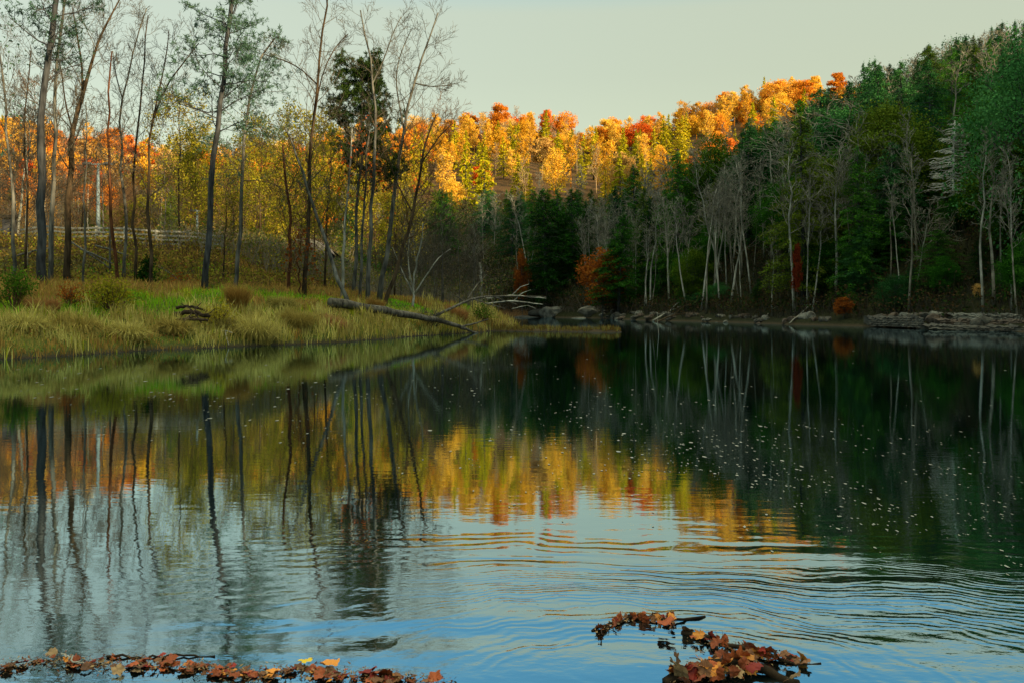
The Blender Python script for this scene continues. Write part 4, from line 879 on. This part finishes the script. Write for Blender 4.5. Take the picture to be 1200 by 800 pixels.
def rock(x, y, s, mat, label, group=None, sc=(1, 1, 1), zo=0.):
    o = link('rock', RM[RR_.randrange(7)], None, (x, y, max(T(x, y), -.1) + zo)); o.scale = (s * sc[0], s * sc[1], s * sc[2]); o.rotation_euler = (RR_.uniform(-.15, .15), RR_.uniform(-.15, .15), RR_.uniform(0, 6.3) if sc == (1, 1, 1) else RR_.uniform(-.2, .2)); setmat(o, M[mat]); tag(o, label, 'rock', group)
for p, Y, s, m_, sc, lb in [(648, 148, 2.3, 'rock_pale', (1.1, .8, 1.0), 'big pale rounded boulder on the far cove shore'), (634, 150, 1.9, 'rock', (1.2, .8, .8), 'grey boulder left of the big pale boulder'), (615, 150, 2.0, 'rock', (1.3, .8, .5), 'low pale slab at the left end of the cove rocks'),
        (692, 139, 2.0, 'rock_pale', (1.2, .8, .75), 'pale angular boulder right of the large dark hemlock'), (677, 138, 1.0, 'rock_pale', (1.6, .8, .35), 'white flat slab at the waterline by the pale angular boulder'), (701, 139, 1.3, 'rock', (1, .8, .8), 'smaller grey rock against the pale angular boulder')]:
    rock((p - 600) / F_PX * Y, Y, s, m_, lb, None, sc)
for i in range(80):
    s = RR_.uniform(22, cum[-1]); x, y = far_pt(s, RR_.uniform(-.3, 1.6)); p = px_of(x, y)
    if 600 < p < 1225: rock(x, y, RR_.uniform(.25, .8), RR_.choice(['rock', 'rock', 'rock_brown', 'rock_brown', 'rock_pale']), 'small rough rock in the line of stones at the far waterline', 'stones along the far waterline', zo=.05)
def ledge(label, p0, p1, Y0, Y1, z, th, dep, mat, seed):
    """a layered outcrop slab with a broken edge"""
    rng = np.random.default_rng(seed); n = 60; f = np.linspace(0, 1, n); Ys = Y0 + (Y1 - Y0) * f; X = (p0 + (p1 - p0) * f - 600) / F_PX * Ys
    j = np.interp(np.arange(n), np.arange(0, n, 3), np.cumsum(rng.normal(0, .13, 20))) - np.linspace(0, 1, n) * 0; m = 9; rows = []
    for q in range(m):                         # strata stepping in and out of the face
        step = (.16 if q % 2 else 0.) + .05 * q + np.interp(np.arange(n), np.arange(0, n, 4), rng.normal(0, .10, 15)) + rng.normal(0, .03, n)
        rows.append(np.stack([X + rng.normal(0, .03, n), Ys + j * .5 + step, z + th * q / (m - 1) + rng.normal(0, .012, n) + (rng.normal(0, th * .10, n) if q == m - 1 else 0)], 1))
    rows.append(rows[-1] + np.array([.3, dep, .12])); rows.append(rows[-1] * [1, 1, 0] + [0, 0, z]); V = np.concatenate(rows); R_ = len(rows)
    F = [[q * n + i, q * n + i + 1, (q + 1) * n + i + 1, (q + 1) * n + i] for q in range(R_ - 1) for i in range(n - 1)]
    mb = MB(); mb.add(V, F); o = link('rock_ledge', mb.mesh('rock_ledge', M[mat], smooth=False)); tag(o, label, 'rock ledge')
ledge('long lowest rock ledge slab at the right waterline', 1090, 1225, 65, 57.5, -.15, .42, 1.6, 'rock', 1)
ledge('pale upper rock ledge slab near the right edge', 1118, 1200, 65.5, 61, .75, .34, 2.0, 'rock_pale', 2)
ledge('dark recessed rock layer between the two right ledge slabs', 1105, 1225, 65.5, 58.8, .2, .5, 1.4, 'rock_brown', 3)
ledge('low broken rock ledge left of the long right ledge', 1020, 1085, 74.5, 67, .1, .7, 1.6, 'rock', 4)
for i in range(16):
    p = RR_.uniform(1025, 1120); Y = np.interp(p, [1020, 1120], [76, 67]); rock((p - 600) / F_PX * Y, Y, RR_.uniform(.3, .7), RR_.choice(['rock', 'rock_brown', 'rock_pale']), 'rough block tumbled beside the rock ledge', 'tumbled blocks by the rock ledge', zo=.4)

# ------------------------------------------------------------------ stone arch, fence, lamps, board in the left woods
def masonry():
    m, nt, N, L, out = new_mat('rubble_masonry'); t = N.new('ShaderNodeTexCoord'); v = N.new('ShaderNodeTexVoronoi'); v.feature = 'DISTANCE_TO_EDGE'; v.inputs['Scale'].default_value = 2.4; L.new(t.outputs['Object'], v.inputs[0])
    v2 = N.new('ShaderNodeTexVoronoi'); v2.inputs['Scale'].default_value = 2.4; L.new(t.outputs['Object'], v2.inputs[0])
    c1 = cramp(N, L, v2.outputs['Color'], [(0, (.05, .045, .04)), (1, (.22, .20, .18))]); c2 = cramp(N, L, v.outputs[0], [(.0, (.3, .3, .3)), (.06, (1, 1, 1))]); col = mixc(N, L, 1., c1.outputs[0], c2.outputs[0], 'MULTIPLY')
    d = N.new('ShaderNodeBsdfPrincipled'); L.new(col, d.inputs['Base Color']); d.inputs['Roughness'].default_value = .9; bp = N.new('ShaderNodeBump'); bp.inputs['Distance'].default_value = .05; L.new(v.outputs[0], bp.inputs['Height']); L.new(bp.outputs[0], d.inputs['Normal']); L.new(d.outputs[0], out.inputs[0]); return m
M['masonry'] = masonry()
Ya = 92.; cx = (355 - 600) / F_PX * Ya; gz = T(cx, Ya); topz = CAM_H + (HZ - 305) / F_PX * Ya - gz
root = thing('stone_arch_bridge', 'grey stone arch bridge half hidden behind the woods', 'bridge', (cx, Ya, gz)); n = 14; r = 2.5; dpt = 4.0
a = np.linspace(0, math.pi, n); inner = np.stack([np.cos(a) * r, 0 * a, np.sin(a) * r * .95 + .1], 1); outer = np.stack([np.clip(np.cos(a) * 9, -3.9, 3.9), 0 * a, np.where(np.sin(a) > .2, topz, -.5)], 1); outer[0] = (3.9, 0, -.5); outer[-1] = (-3.9, 0, -.5)
ring = inner * [1.14, 1, 1.13]
def strip(A, Bp, y0, y1):
    mb = MB(); n = len(A); o = np.array([0, 1, 0]); V = np.concatenate([A + o * y0, Bp + o * y0, Bp + o * y1, A + o * y1]); F = []
    for r_ in range(4):
        for i in range(n - 1): F.append([r_ * n + i, r_ * n + i + 1, ((r_ + 1) % 4) * n + i + 1, ((r_ + 1) % 4) * n + i])
    F += [[0, n, 2 * n, 3 * n], [n - 1, 4 * n - 1, 3 * n - 1, 2 * n - 1]]; mb.add(V, F); return mb
link('wall', strip(ring, outer, 0, dpt).mesh('wall', M['masonry'], smooth=False), root)
link('arch_ring', strip(inner, ring * .999, -.06, dpt + .06).mesh('arch_ring', M['rock_pale'], smooth=False), root)
mb = MB(); mb.box((0, dpt / 2, topz + .12), (8.2, dpt + .3, .24)); link('coping', mb.mesh('coping', M['rock'], smooth=False), root)
M['weathered_wood'] = bark_mat('weathered_wood', (.16, .18, .155), (.36, .38, .34), 6, .6, .2)
FP = [(-45.5, 78), (-42.5, 76.8), (-39.6, 75.6), (-36.8, 74.4), (-34.0, 73.2), (-31.2, 72.2), (-28.6, 72), (-26.2, 72.8), (-24.0, 74)]
FP = [(a * .94, b - 5.0) for a, b in FP]
root = thing('rail_fence', 'weathered wooden rail fence running through the left woods', 'fence', (FP[0][0], FP[0][1], 0)); o3 = np.array([FP[0][0], FP[0][1], 0]); ph = 1.35
for x, y in FP:
    mb = MB(); z = T(x, y); mb.box(np.array([x, y, z + ph / 2 - .1]) - o3, (.16, .16, ph + .2)); link('post', mb.mesh('post', M['weathered_wood'], smooth=False), root)
for (x0, y0), (x1, y1) in zip(FP, FP[1:]):
    for k in range(4):
        zz = .25 + .32 * k; A = np.array([x0, y0 - .1, T(x0, y0) + zz]) - o3; Bq = np.array([x1, y1 - .1, T(x1, y1) + zz]) - o3; mb = MB()
        hgt = np.array([0, 0, .07]); th = np.array([0, .025, 0]); V = [A - hgt - th, A + hgt - th, A + hgt + th, A - hgt + th, Bq - hgt - th, Bq + hgt - th, Bq + hgt + th, Bq - hgt + th]
        mb.add(V, [[0, 1, 5, 4], [1, 2, 6, 5], [2, 3, 7, 6], [3, 0, 4, 7], [0, 3, 2, 1], [4, 5, 6, 7]]); link('rail', mb.mesh('rail', M['weathered_wood'], smooth=False), root)
M['steel'] = bark_mat('painted_steel', (.13, .19, .22), (.17, .24, .27), 2, 1, 0)
M['lamp_head'] = bark_mat('lamp_housing', (.05, .055, .06), (.08, .085, .09), 2, 1, 0)
for p, Y, ptop, lb, heads in [(115, 70, 192, 'tall blue-grey lamp post with two flat lamp heads behind the rail fence', 2), (231, 84, 247, 'shorter blue-grey lamp post near the tall leaning pine', 1)]:
    x = (p - 600) / F_PX * Y; z = T(x, Y); H = CAM_H + (HZ - ptop) / F_PX * Y - z
    root = thing('lamp_post', lb, 'lamp post', (x, Y, z)); mb = MB(); mb.tube([(0, 0, -.2), (0, 0, H * .35), (0, 0, H)], [.17, .15, .09], 10); link('pole', mb.mesh('pole', M['steel']), root)
    mb = MB(); mb.tube([(0, 0, -.3), (0, 0, .75), (0, 0, .8)], [.34, .34, .28], 14); link('footing', mb.mesh('footing', M['rock'], smooth=False), root)
    mb = MB(); mb.box((-.25 if heads == 2 else 0, 0, H - .05), (1.5 if heads == 2 else .5, .08, .08)); link('arm', mb.mesh('arm', M['steel'], smooth=False), root)
    for q in ((-.85, .75) if heads == 2 else (-.35,)):
        mb = MB(); w = .42
        V = np.array([[-w, -.2, -.1], [w, -.2, -.1], [w, .2, -.1], [-w, .2, -.1], [-w * .8, -.15, .1], [w * .8, -.15, .1], [w * .8, .15, .1], [-w * .8, .15, .1]]) * [.8, 1, 1] + [q, 0, H]
        mb.add(V, [[0, 3, 2, 1], [4, 5, 6, 7], [0, 1, 5, 4], [1, 2, 6, 5], [2, 3, 7, 6], [3, 0, 4, 7]]); link('lamp_head', mb.mesh('lamp_head', M['lamp_head'], smooth=False), root)
Y = 70.; x = (12 - 600) / F_PX * Y; z = T(x, Y); root = thing('notice_board', 'dark boarded sign on a post at the left edge behind trees', 'sign', (x, Y, z)); zt = CAM_H + (HZ - 256) / F_PX * Y - z
mb = MB(); mb.tube([(0, 0, -.2), (0, 0, zt)], [.08, .07], 8); link('post', mb.mesh('post', M['bark_brown']), root)
mb = MB(); mb.box((0, -.11, zt - .7), (1.1, .07, 1.3)); link('board', mb.mesh('board', M['lamp_head'], smooth=False), root)
mb = MB(); V = np.array([[-.7, -.35, 0], [.7, -.35, 0], [.7, .25, 0], [-.7, .25, 0], [-.7, -.05, .28], [.7, -.05, .28]]) + [0, 0, zt]; mb.add(V, [[0, 1, 5, 4], [2, 3, 4, 5], [0, 3, 2, 1]], [[0, 4, 3], [1, 2, 5]]); link('roof', mb.mesh('roof', M['bark_brown'], smooth=False), root)

# ------------------------------------------------------------------ fallen leaves in the foreground
def leaf_wet(name, a, b):
    m, nt, N, L, out = new_mat(name); t = N.new('ShaderNodeTexCoord'); n1 = noise(N, L, 30, 4, t.outputs['Object']); oi = N.new('ShaderNodeObjectInfo')
    c = cramp(N, L, n1.outputs[0], [(.35, a), (.65, b)]); h = N.new('ShaderNodeHueSaturation'); L.new(c.outputs[0], h.inputs['Color']); mr_ = N.new('ShaderNodeMapRange'); L.new(oi.outputs['Random'], mr_.inputs[0]); mr_.inputs[3].default_value = .55; mr_.inputs[4].default_value = 1.35; L.new(mr_.outputs[0], h.inputs['Value'])
    d = N.new('ShaderNodeBsdfPrincipled'); L.new(h.outputs[0], d.inputs['Base Color']); d.inputs['Roughness'].default_value = .5; d.inputs['Specular IOR Level'].default_value = .18
    L.new(d.outputs[0], out.inputs[0]); return m
M['lw_rust'] = leaf_wet('wet_rust_leaf', (.20, .04, .012), (.42, .11, .03)); M['lw_brown'] = leaf_wet('wet_brown_leaf', (.10, .045, .02), (.26, .12, .05)); M['lw_orange'] = leaf_wet('wet_orange_leaf', (.45, .16, .02), (.65, .28, .05))
M['lw_tan'] = leaf_wet('wet_tan_leaf', (.20, .12, .05), (.36, .25, .12)); M['lw_red'] = leaf_wet('wet_dark_red_leaf', (.16, .015, .012), (.33, .04, .02)); M['lw_yellow'] = leaf_wet('wet_yellow_leaf', (.75, .48, .02), (.85, .62, .04))
def leaf_mesh(seed, lobes, depth):
    rng = np.random.default_rng(seed); n = 48; a = np.linspace(0, 2 * math.pi, n, endpoint=False)
    r = .55 + .45 * (1 - depth + depth * np.abs(np.cos(a * lobes / 2)) ** .7); r *= 1 + .06 * rng.normal(0, 1, n); r *= 1 - .25 * (np.cos(a) < -.8)
    rings = []; mid = []
    cu, cv, tw_ = rng.uniform(.05, .45), rng.uniform(-.3, .4), rng.uniform(-.3, .3)
    def h(x, y): return cu * x * x * .6 + cv * y * y * .7 + tw_ * x * y + .08 * np.sin(x * 7 + seed) + .06 * np.sin(y * 9) - .05 * np.abs(y)
    V = [np.zeros((1, 3))]
    for f in (.35, .7, 1.0):
        x, y = np.cos(a) * r * f, np.sin(a) * r * f; V.append(np.stack([x, y, h(x, y)], 1))
    V = np.concatenate(V); F4, F3 = [], []
    for i in range(n):
        j = (i + 1) % n; F3.append([0, 1 + i, 1 + j])
        for q in (0, 1): F4.append([1 + q * n + i, 1 + (q + 1) * n + i, 1 + (q + 1) * n + j, 1 + q * n + j])
    mb = MB(); mb.add(V, F4, F3); st = MB(); st.tube([(-.5, 0, h(-.5, 0)), (-.9, .05, .1), (-1.25, .15, .05)], [.03, .025, .02], 4)
    return mb.mesh('blade', M['lw_rust']), st.mesh('stalk', M['lw_brown'])
LM = [leaf_mesh(i, *[(5, .55), (7, .4), (1, .25), (5, .65), (2, .3)][i]) for i in range(5)]
RLf = random.Random(12); LCOL = {'lw_rust': 'rust red', 'lw_brown': 'dark brown', 'lw_orange': 'orange', 'lw_tan': 'pale tan', 'lw_red': 'dark red', 'lw_yellow': 'bright yellow'}
def leaf(p, py, lift, size, mat, group, label, tilt=.6):
    Y = (CAM_H - lift) * F_PX / (py - HZ); x = (p - 600) / F_PX * Y; i = RLf.randrange(5)
    o = link('fallen_leaf', LM[i][0], None, (x, Y, lift)); setmat(o, M[mat]); o.scale = (size, size * RLf.uniform(.75, 1), size); o.rotation_euler = (RLf.gauss(0, tilt), RLf.gauss(0, tilt), RLf.uniform(0, 6.28)); tag(o, label, 'leaf', group)
    s = o.copy(); s.data = LM[i][1]; s.name = 'stalk'
    for k in ('label', 'category', 'group'):
        if k in s: del s[k]
    COL.objects.link(s); s.parent = o; s.location = (0, 0, 0); s.rotation_euler = (0, 0, 0); s.scale = (1, 1, 1)
    s.material_slots[0].link = 'DATA'; return o
dx = [0, 30, 60, 120, 180, 230, 300, 345, 370, 420, 470, 530]; dy_ = [779, 775, 768, 774, 773, 777, 787, 781, 783, 789, 792, 798]
for i in range(165):
    p = RLf.uniform(-5, 532) if RLf.random() < .45 else RLf.choice([RLf.gauss(165, 30), RLf.gauss(250, 28), RLf.gauss(375, 35), RLf.gauss(440, 30), RLf.gauss(230, 40)])
    if not -8 < p < 535: continue
    py = float(np.interp(p, dx, dy_)) + RLf.gauss(3.5, 4.0); m_ = RLf.choices(list(LCOL), [.34, .28, .10, .07, .21, .0])[0]
    leaf(p, py, RLf.uniform(.002, .018), RLf.uniform(.012, .031), m_, LCOL[m_] + ' leaves in the long drift', LCOL[m_] + ' fallen leaf in the long drift, ' + ['at its left end', 'in its left part', 'left of its middle', 'around its middle', 'right of its middle', 'in its right part', 'at its right end'][int(min(6, max(0, p / 77)))], .2)
for p, py, s, m_, lb in [(358, 773, .035, 'lw_yellow', 'bright yellow leaf standing out on the long leaf drift'), (385, 777, .05, 'lw_orange', 'large orange leaf right of the bright yellow leaf'), (318, 787, .042, 'lw_orange', 'orange leaf left of the bright yellow leaf'), (430, 784, .045, 'lw_red', 'large dark red leaf in the right half of the long drift'),
        (448, 787, .045, 'lw_rust', 'large rust leaf touching the large dark red leaf'), (510, 793, .04, 'lw_rust', 'rounded rust leaf at the right end of the long drift'), (197, 773, .05, 'lw_rust', 'large rust leaf lying at the middle left of the drift'), (85, 773, .045, 'lw_rust', 'rust leaf under a pale stick near the left end of the drift'),
        (138, 784, .034, 'lw_tan', 'large pale tan leaf floating below the left drift'), (60, 764, .028, 'lw_tan', 'pale tan leaf at the upper left end of the drift')]:
    leaf(p, py, .02, s, m_, None, lb, .3)
A_ = [(697, 738), (720, 729), (742, 721), (770, 722), (790, 729)]; B_ = [(805, 743), (830, 747), (850, 752), (880, 758), (905, 768), (945, 776)]
def along(P, t):
    q, _ = interp_path(np.array([(a, b, 0) for a, b in P], float), t); return q[0], q[1]
for i in range(122):
    k = RLf.random()
    if k < .27: p, py = along(A_, RLf.random() ** .7); py += RLf.gauss(0, 2.5); lift = RLf.uniform(.0, .03); s = RLf.uniform(.014, .03); g = 'in the thin curved trail'
    elif k < .58: p, py = along(B_, RLf.random()); py += RLf.gauss(0, 3.5); lift = RLf.uniform(.0, .045); s = RLf.uniform(.018, .038); g = 'in the slanting trail'
    else:
        t = RLf.random(); p = 788 + 98 * t; py = 792 - 18 * t + RLf.gauss(0, 6) - RLf.random() * 6; lift = RLf.uniform(.0, .09); s = RLf.uniform(.024, .044); g = 'heaped on the snagged limb'
    m_ = RLf.choices(list(LCOL), [.45, .25, .16, .05, .09, 0])[0]
    leaf(p, py, lift, s, m_, LCOL[m_] + ' leaves ' + g, LCOL[m_] + ' fallen leaf ' + g + ' at lower right', .8)
for p, py, s, m_, lb in [(782, 728, .055, 'lw_rust', 'curled rust leaf standing up at the bend of the thin trail'), (797, 784, .06, 'lw_rust', 'curled rust leaf at the left tip of the snagged heap'), (835, 776, .085, 'lw_orange', 'broad orange leaf on top of the snagged heap'), (868, 772, .07, 'lw_rust', 'broad rust leaf at the right top of the snagged heap'), (930, 793, .04, 'lw_tan', 'pale tan leaf stuck on the dark limb at lower right'), (878, 757, .05, 'lw_rust', 'jagged rust leaf at the crest of the slanting trail')]:
    leaf(p, py, .055, s, m_, None, lb, .5)
def foot(name, label, pts, w0, w1, mat):   # limbs lying in the water: (px, py, height above water)
    W_ = np.array([[(p - 600) / F_PX * ((CAM_H - z) * F_PX / (py - HZ)), (CAM_H - z) * F_PX / (py - HZ), z] for p, py, z in pts]); tt = np.linspace(0, len(W_) - 1, 16)
    Q = np.stack([np.interp(tt, np.arange(len(W_)), W_[:, i]) for i in range(3)], 1); Q[1:-1] = (Q[:-2] + Q[1:-1] * 2 + Q[2:]) / 4; Q[1:-1] += np.random.default_rng(len(label)).normal(0, .006, (14, 3)); mb = MB(); mb.tube(Q - Q[0], np.linspace(w0, w1, 16), 8)
    tag(link(name, mb.mesh(name, M[mat]), None, Q[0]), label, 'branch')
M['wet_wood'] = bark_mat('wet_wood', (.008, .007, .005), (.05, .035, .02), 14)
foot('snagged_limb', 'dark waterlogged limb under the heaped leaves at lower right', [(780, 800, .0), (815, 784, .03), (860, 774, .045), (895, 784, .02), (935, 801, .0)], .024, .02, 'wet_wood')
foot('snagged_branch', 'thin dark branch carrying the thin curved trail of leaves', [(694, 739, 0), (722, 728, .012), (748, 720, .015), (792, 727, .012), (826, 722, 0)], .008, .007, 'wet_wood')
foot('snagged_branch', 'thin dark branch carrying the slanting trail of leaves', [(800, 741, 0), (845, 752, .012), (885, 763, .015), (925, 776, .008), (962, 777, 0)], .014, .006, 'wet_wood')
foot('floating_stick', 'straight dark stick floating along the upper edge of the long drift', [(125, 768.5, .006), (170, 769, .008), (215, 766, .008), (252, 768, .004)], .006, .004, 'wet_wood')
foot('floating_stick', 'pale stick slanting across the left end of the drift', [(72, 765, .03), (85, 773, .03), (100, 778, .01)], .004, .003, 'bark_pale')
# small litter woven through the drifts, and foam flecks on the pool
rng = np.random.default_rng(55); mb = MB(); P_ = []
for i in range(2600):
    k = rng.random()
    if k < .62: p = rng.uniform(-10, 535); py = np.interp(p, dx, dy_) + rng.normal(3, 5)
    elif k < .74: p, py = along(A_, rng.random()); py += rng.normal(0, 2.5)
    elif k < .86: p, py = along(B_, rng.random()); py += rng.normal(0, 3.5)
    else: t = rng.random(); p = 785 + 105 * t; py = 792 - 16 * t + rng.normal(0, 6)
    lift = rng.uniform(.003, .02); Y = (CAM_H - lift) * F_PX / (py - HZ); P_.append([(p - 600) / F_PX * Y, Y, lift])
V, F = quads(np.array(P_), .009, rng, .6, .35); cc = np.array([(.16, .06, .025), (.3, .19, .09), (.07, .04, .02), (.38, .28, .14), (.25, .09, .03)])[rng.integers(0, 5, len(P_))]; mb.add(V, F, None, np.repeat(cc, 4, 0))
tag(link('leaf_litter', mb.mesh('leaf_litter', M['tint'], smooth=False)), kind='stuff')
mb = MB(); rng = np.random.default_rng(56); n = 0
while n < 1200:
    p = rng.uniform(20, 1215); py = rng.uniform(400, 700); c = np.interp(p, [0, 300, 700, 1200], [445, 475, 505, 590]); w = np.interp(p, [0, 400, 800, 1200], [28, 50, 60, 75])
    if rng.random() > math.exp(-((py - c) / w) ** 2) * np.interp(p, [0, 250, 700, 1200], [.7, .5, 1, .6]): continue
    if vn(np.array([p / 60.]), np.array([py / 22.]))[0] < rng.uniform(-.7, .5): continue
    Y = CAM_H * F_PX / (py - HZ); s = abs(rng.normal(0, .0005)) * Y + .0003 * Y; k = 6; a = np.arange(k) * 6.283 / k; e = rng.uniform(.5, 1.2, k)
    el_ = rng.uniform(1, 2.2); x = (p - 600) / F_PX * Y; V = np.stack([x + np.cos(a) * s * e * el_ * .8, Y + np.sin(a) * s * e * 3.5, np.full(k, .004)], 1)
    mb.add(V, None, [[0, i, i + 1] for i in range(1, k - 1)]); n += 1
def foam_mat():
    m, nt, N, L, out = new_mat('foam'); d = N.new('ShaderNodeBsdfDiffuse'); d.inputs[0].default_value = (.30, .32, .27, 1); L.new(d.outputs[0], out.inputs[0]); return m
tag(link('foam_flecks', mb.mesh('foam_flecks', foam_mat(), smooth=False)), kind='stuff')

# ------------------------------------------------------------------ tell the look-alikes of the woods apart in words
def relabel():
    L_near = [(-200, 'left edge'), (50, 'thickest pine'), (155, 'slim pair'), (248, 'leaning pine'), (345, 'leaning pale trunk'), (424, 'round-crowned pine'), (500, 'twiggy leaning tree'), (640, 'biggest hemlock'), (706, 'rust tree'), (845, 'fan-limbed tree'), (934, 'narrow red tree'), (1117, 'dead hemlock'), (1300, 'right edge')]
    ordn = ['', 'second ', 'third ', 'fourth ', 'fifth ', 'sixth ', 'seventh ']
    B = {}
    for o, lab_, g, p, x, y, H in PLACED:
        i = max(k for k in range(len(L_near)) if L_near[k][0] <= p or k == 0)
        z = T(x, y); el_ = (z - CAM_H) / y
        if 'ridge' in g and 'below' not in g: base = lab_.split(' tree')[0].split(' conifer')[0]; kind = (base + (' conifer' if 'conifer' in lab_ else ' tree')); tier = 'ridge crest' if y > 352 else ('upper ridge' if y > 300 else 'lower ridge')
        elif 'below' in g: kind = 'shaded hemlock' if 'hemlock' in lab_ else 'shaded bare tree'; tier = 'ridge foot'
        elif 'valley' in g: kind = 'dark hemlock' if 'hemlock' in lab_ else 'bare grey tree'; tier = 'valley floor'
        elif 'hill' in lab_: kind = lab_.split(' on the')[0]; tier = 'hill top' if el_ > .17 else ('hill middle' if el_ > .08 else 'hill foot')
        elif 'far shore' in g: kind = ('tall ' if H > 14 else 'short ') + ('slender pale tree' if 'slender' in lab_ else 'dark evergreen'); kind = kind if 'evergreen' not in kind else ('taller ' + lab_.split(' growing')[0][4:] if H > 6 else lab_.split(' growing')[0]); kind = kind.replace('slender pale tree', 'pale tree'); tier = 'far shore'
        elif 'left woods' in g: kind = 'leafless thin tree' if 'leafless' in g else 'small dark evergreen'; tier = 'left woods, nearer' if y < 90 else 'left woods, deeper'
        elif 'behind the fence' in g: kind = lab_.split(' on the')[0]; tier = 'behind fence'
        elif 'thicket' in g: kind = 'olive leaved tree'; tier = 'left thicket'
        elif 'spit' in g: kind = 'low twiggy tree'; tier = 'grassy spit'
        else: continue
        kind = kind.replace('autumn ', '').replace(' with a high crown', ', high crowned').replace('thin-leaved', 'thin')
        B.setdefault((kind, tier, i), []).append((p, o, g, H))
    B2 = {}
    for (kind, tier, i), L in B.items():
        if len(L) > 13 and not kind.startswith(('tall', 'short')):
            md = sorted(q[3] for q in L)[len(L) // 2]
            for q in L: B2.setdefault((('taller ' if q[3] >= md else 'shorter ') + kind, tier, i), []).append(q)
        else: B2[(kind, tier, i)] = L
    for (kind, tier, i), L in B2.items():
        a = L_near[i][1]; b = L_near[min(i + 1, len(L_near) - 1)][1]; L.sort(key=lambda q: q[0]); n = len(L)
        for j, (p, o, g, _) in enumerate(L):
            if n == 1: w = ''
            elif n > 13: w = ''
            elif j < (n + 1) // 2: w = ordn[j] + ('leftmost ' if j == 0 else 'from left ')
            else: w = ordn[n - 1 - j] + ('rightmost ' if j == n - 1 else 'from right ')
            t = '%s, %s, %sbetween %s and %s' % (kind, tier, w, a, b) if w == '' else '%s, %s, %sbetween %s and %s' % (kind, tier, w, a, b)
            t = t.replace('thin red-orange', 'thin red').replace('golden yellow', 'golden')
            if len(t.split()) > 16: t = t.replace('left woods, ', 'left woods ').replace('white dead hemlock', 'dead hemlock').replace('round-crowned pine', 'round pine').replace('twiggy leaning tree', 'twiggy tree').replace('leaning pale trunk', 'pale trunk').replace('big dark hemlock', 'big hemlock')
            o['label'] = t
            if n > 13: o['group'] = '%s at %s' % (kind, tier)
relabel()
for o in list(COL.objects):
    l = o.get('label')
    if l and len(l.split()) > 16: print('LONG', len(l.split()), l)
from collections import Counter
print(Counter(o.name.split('.')[0] for o in COL.objects if o.get('category')))
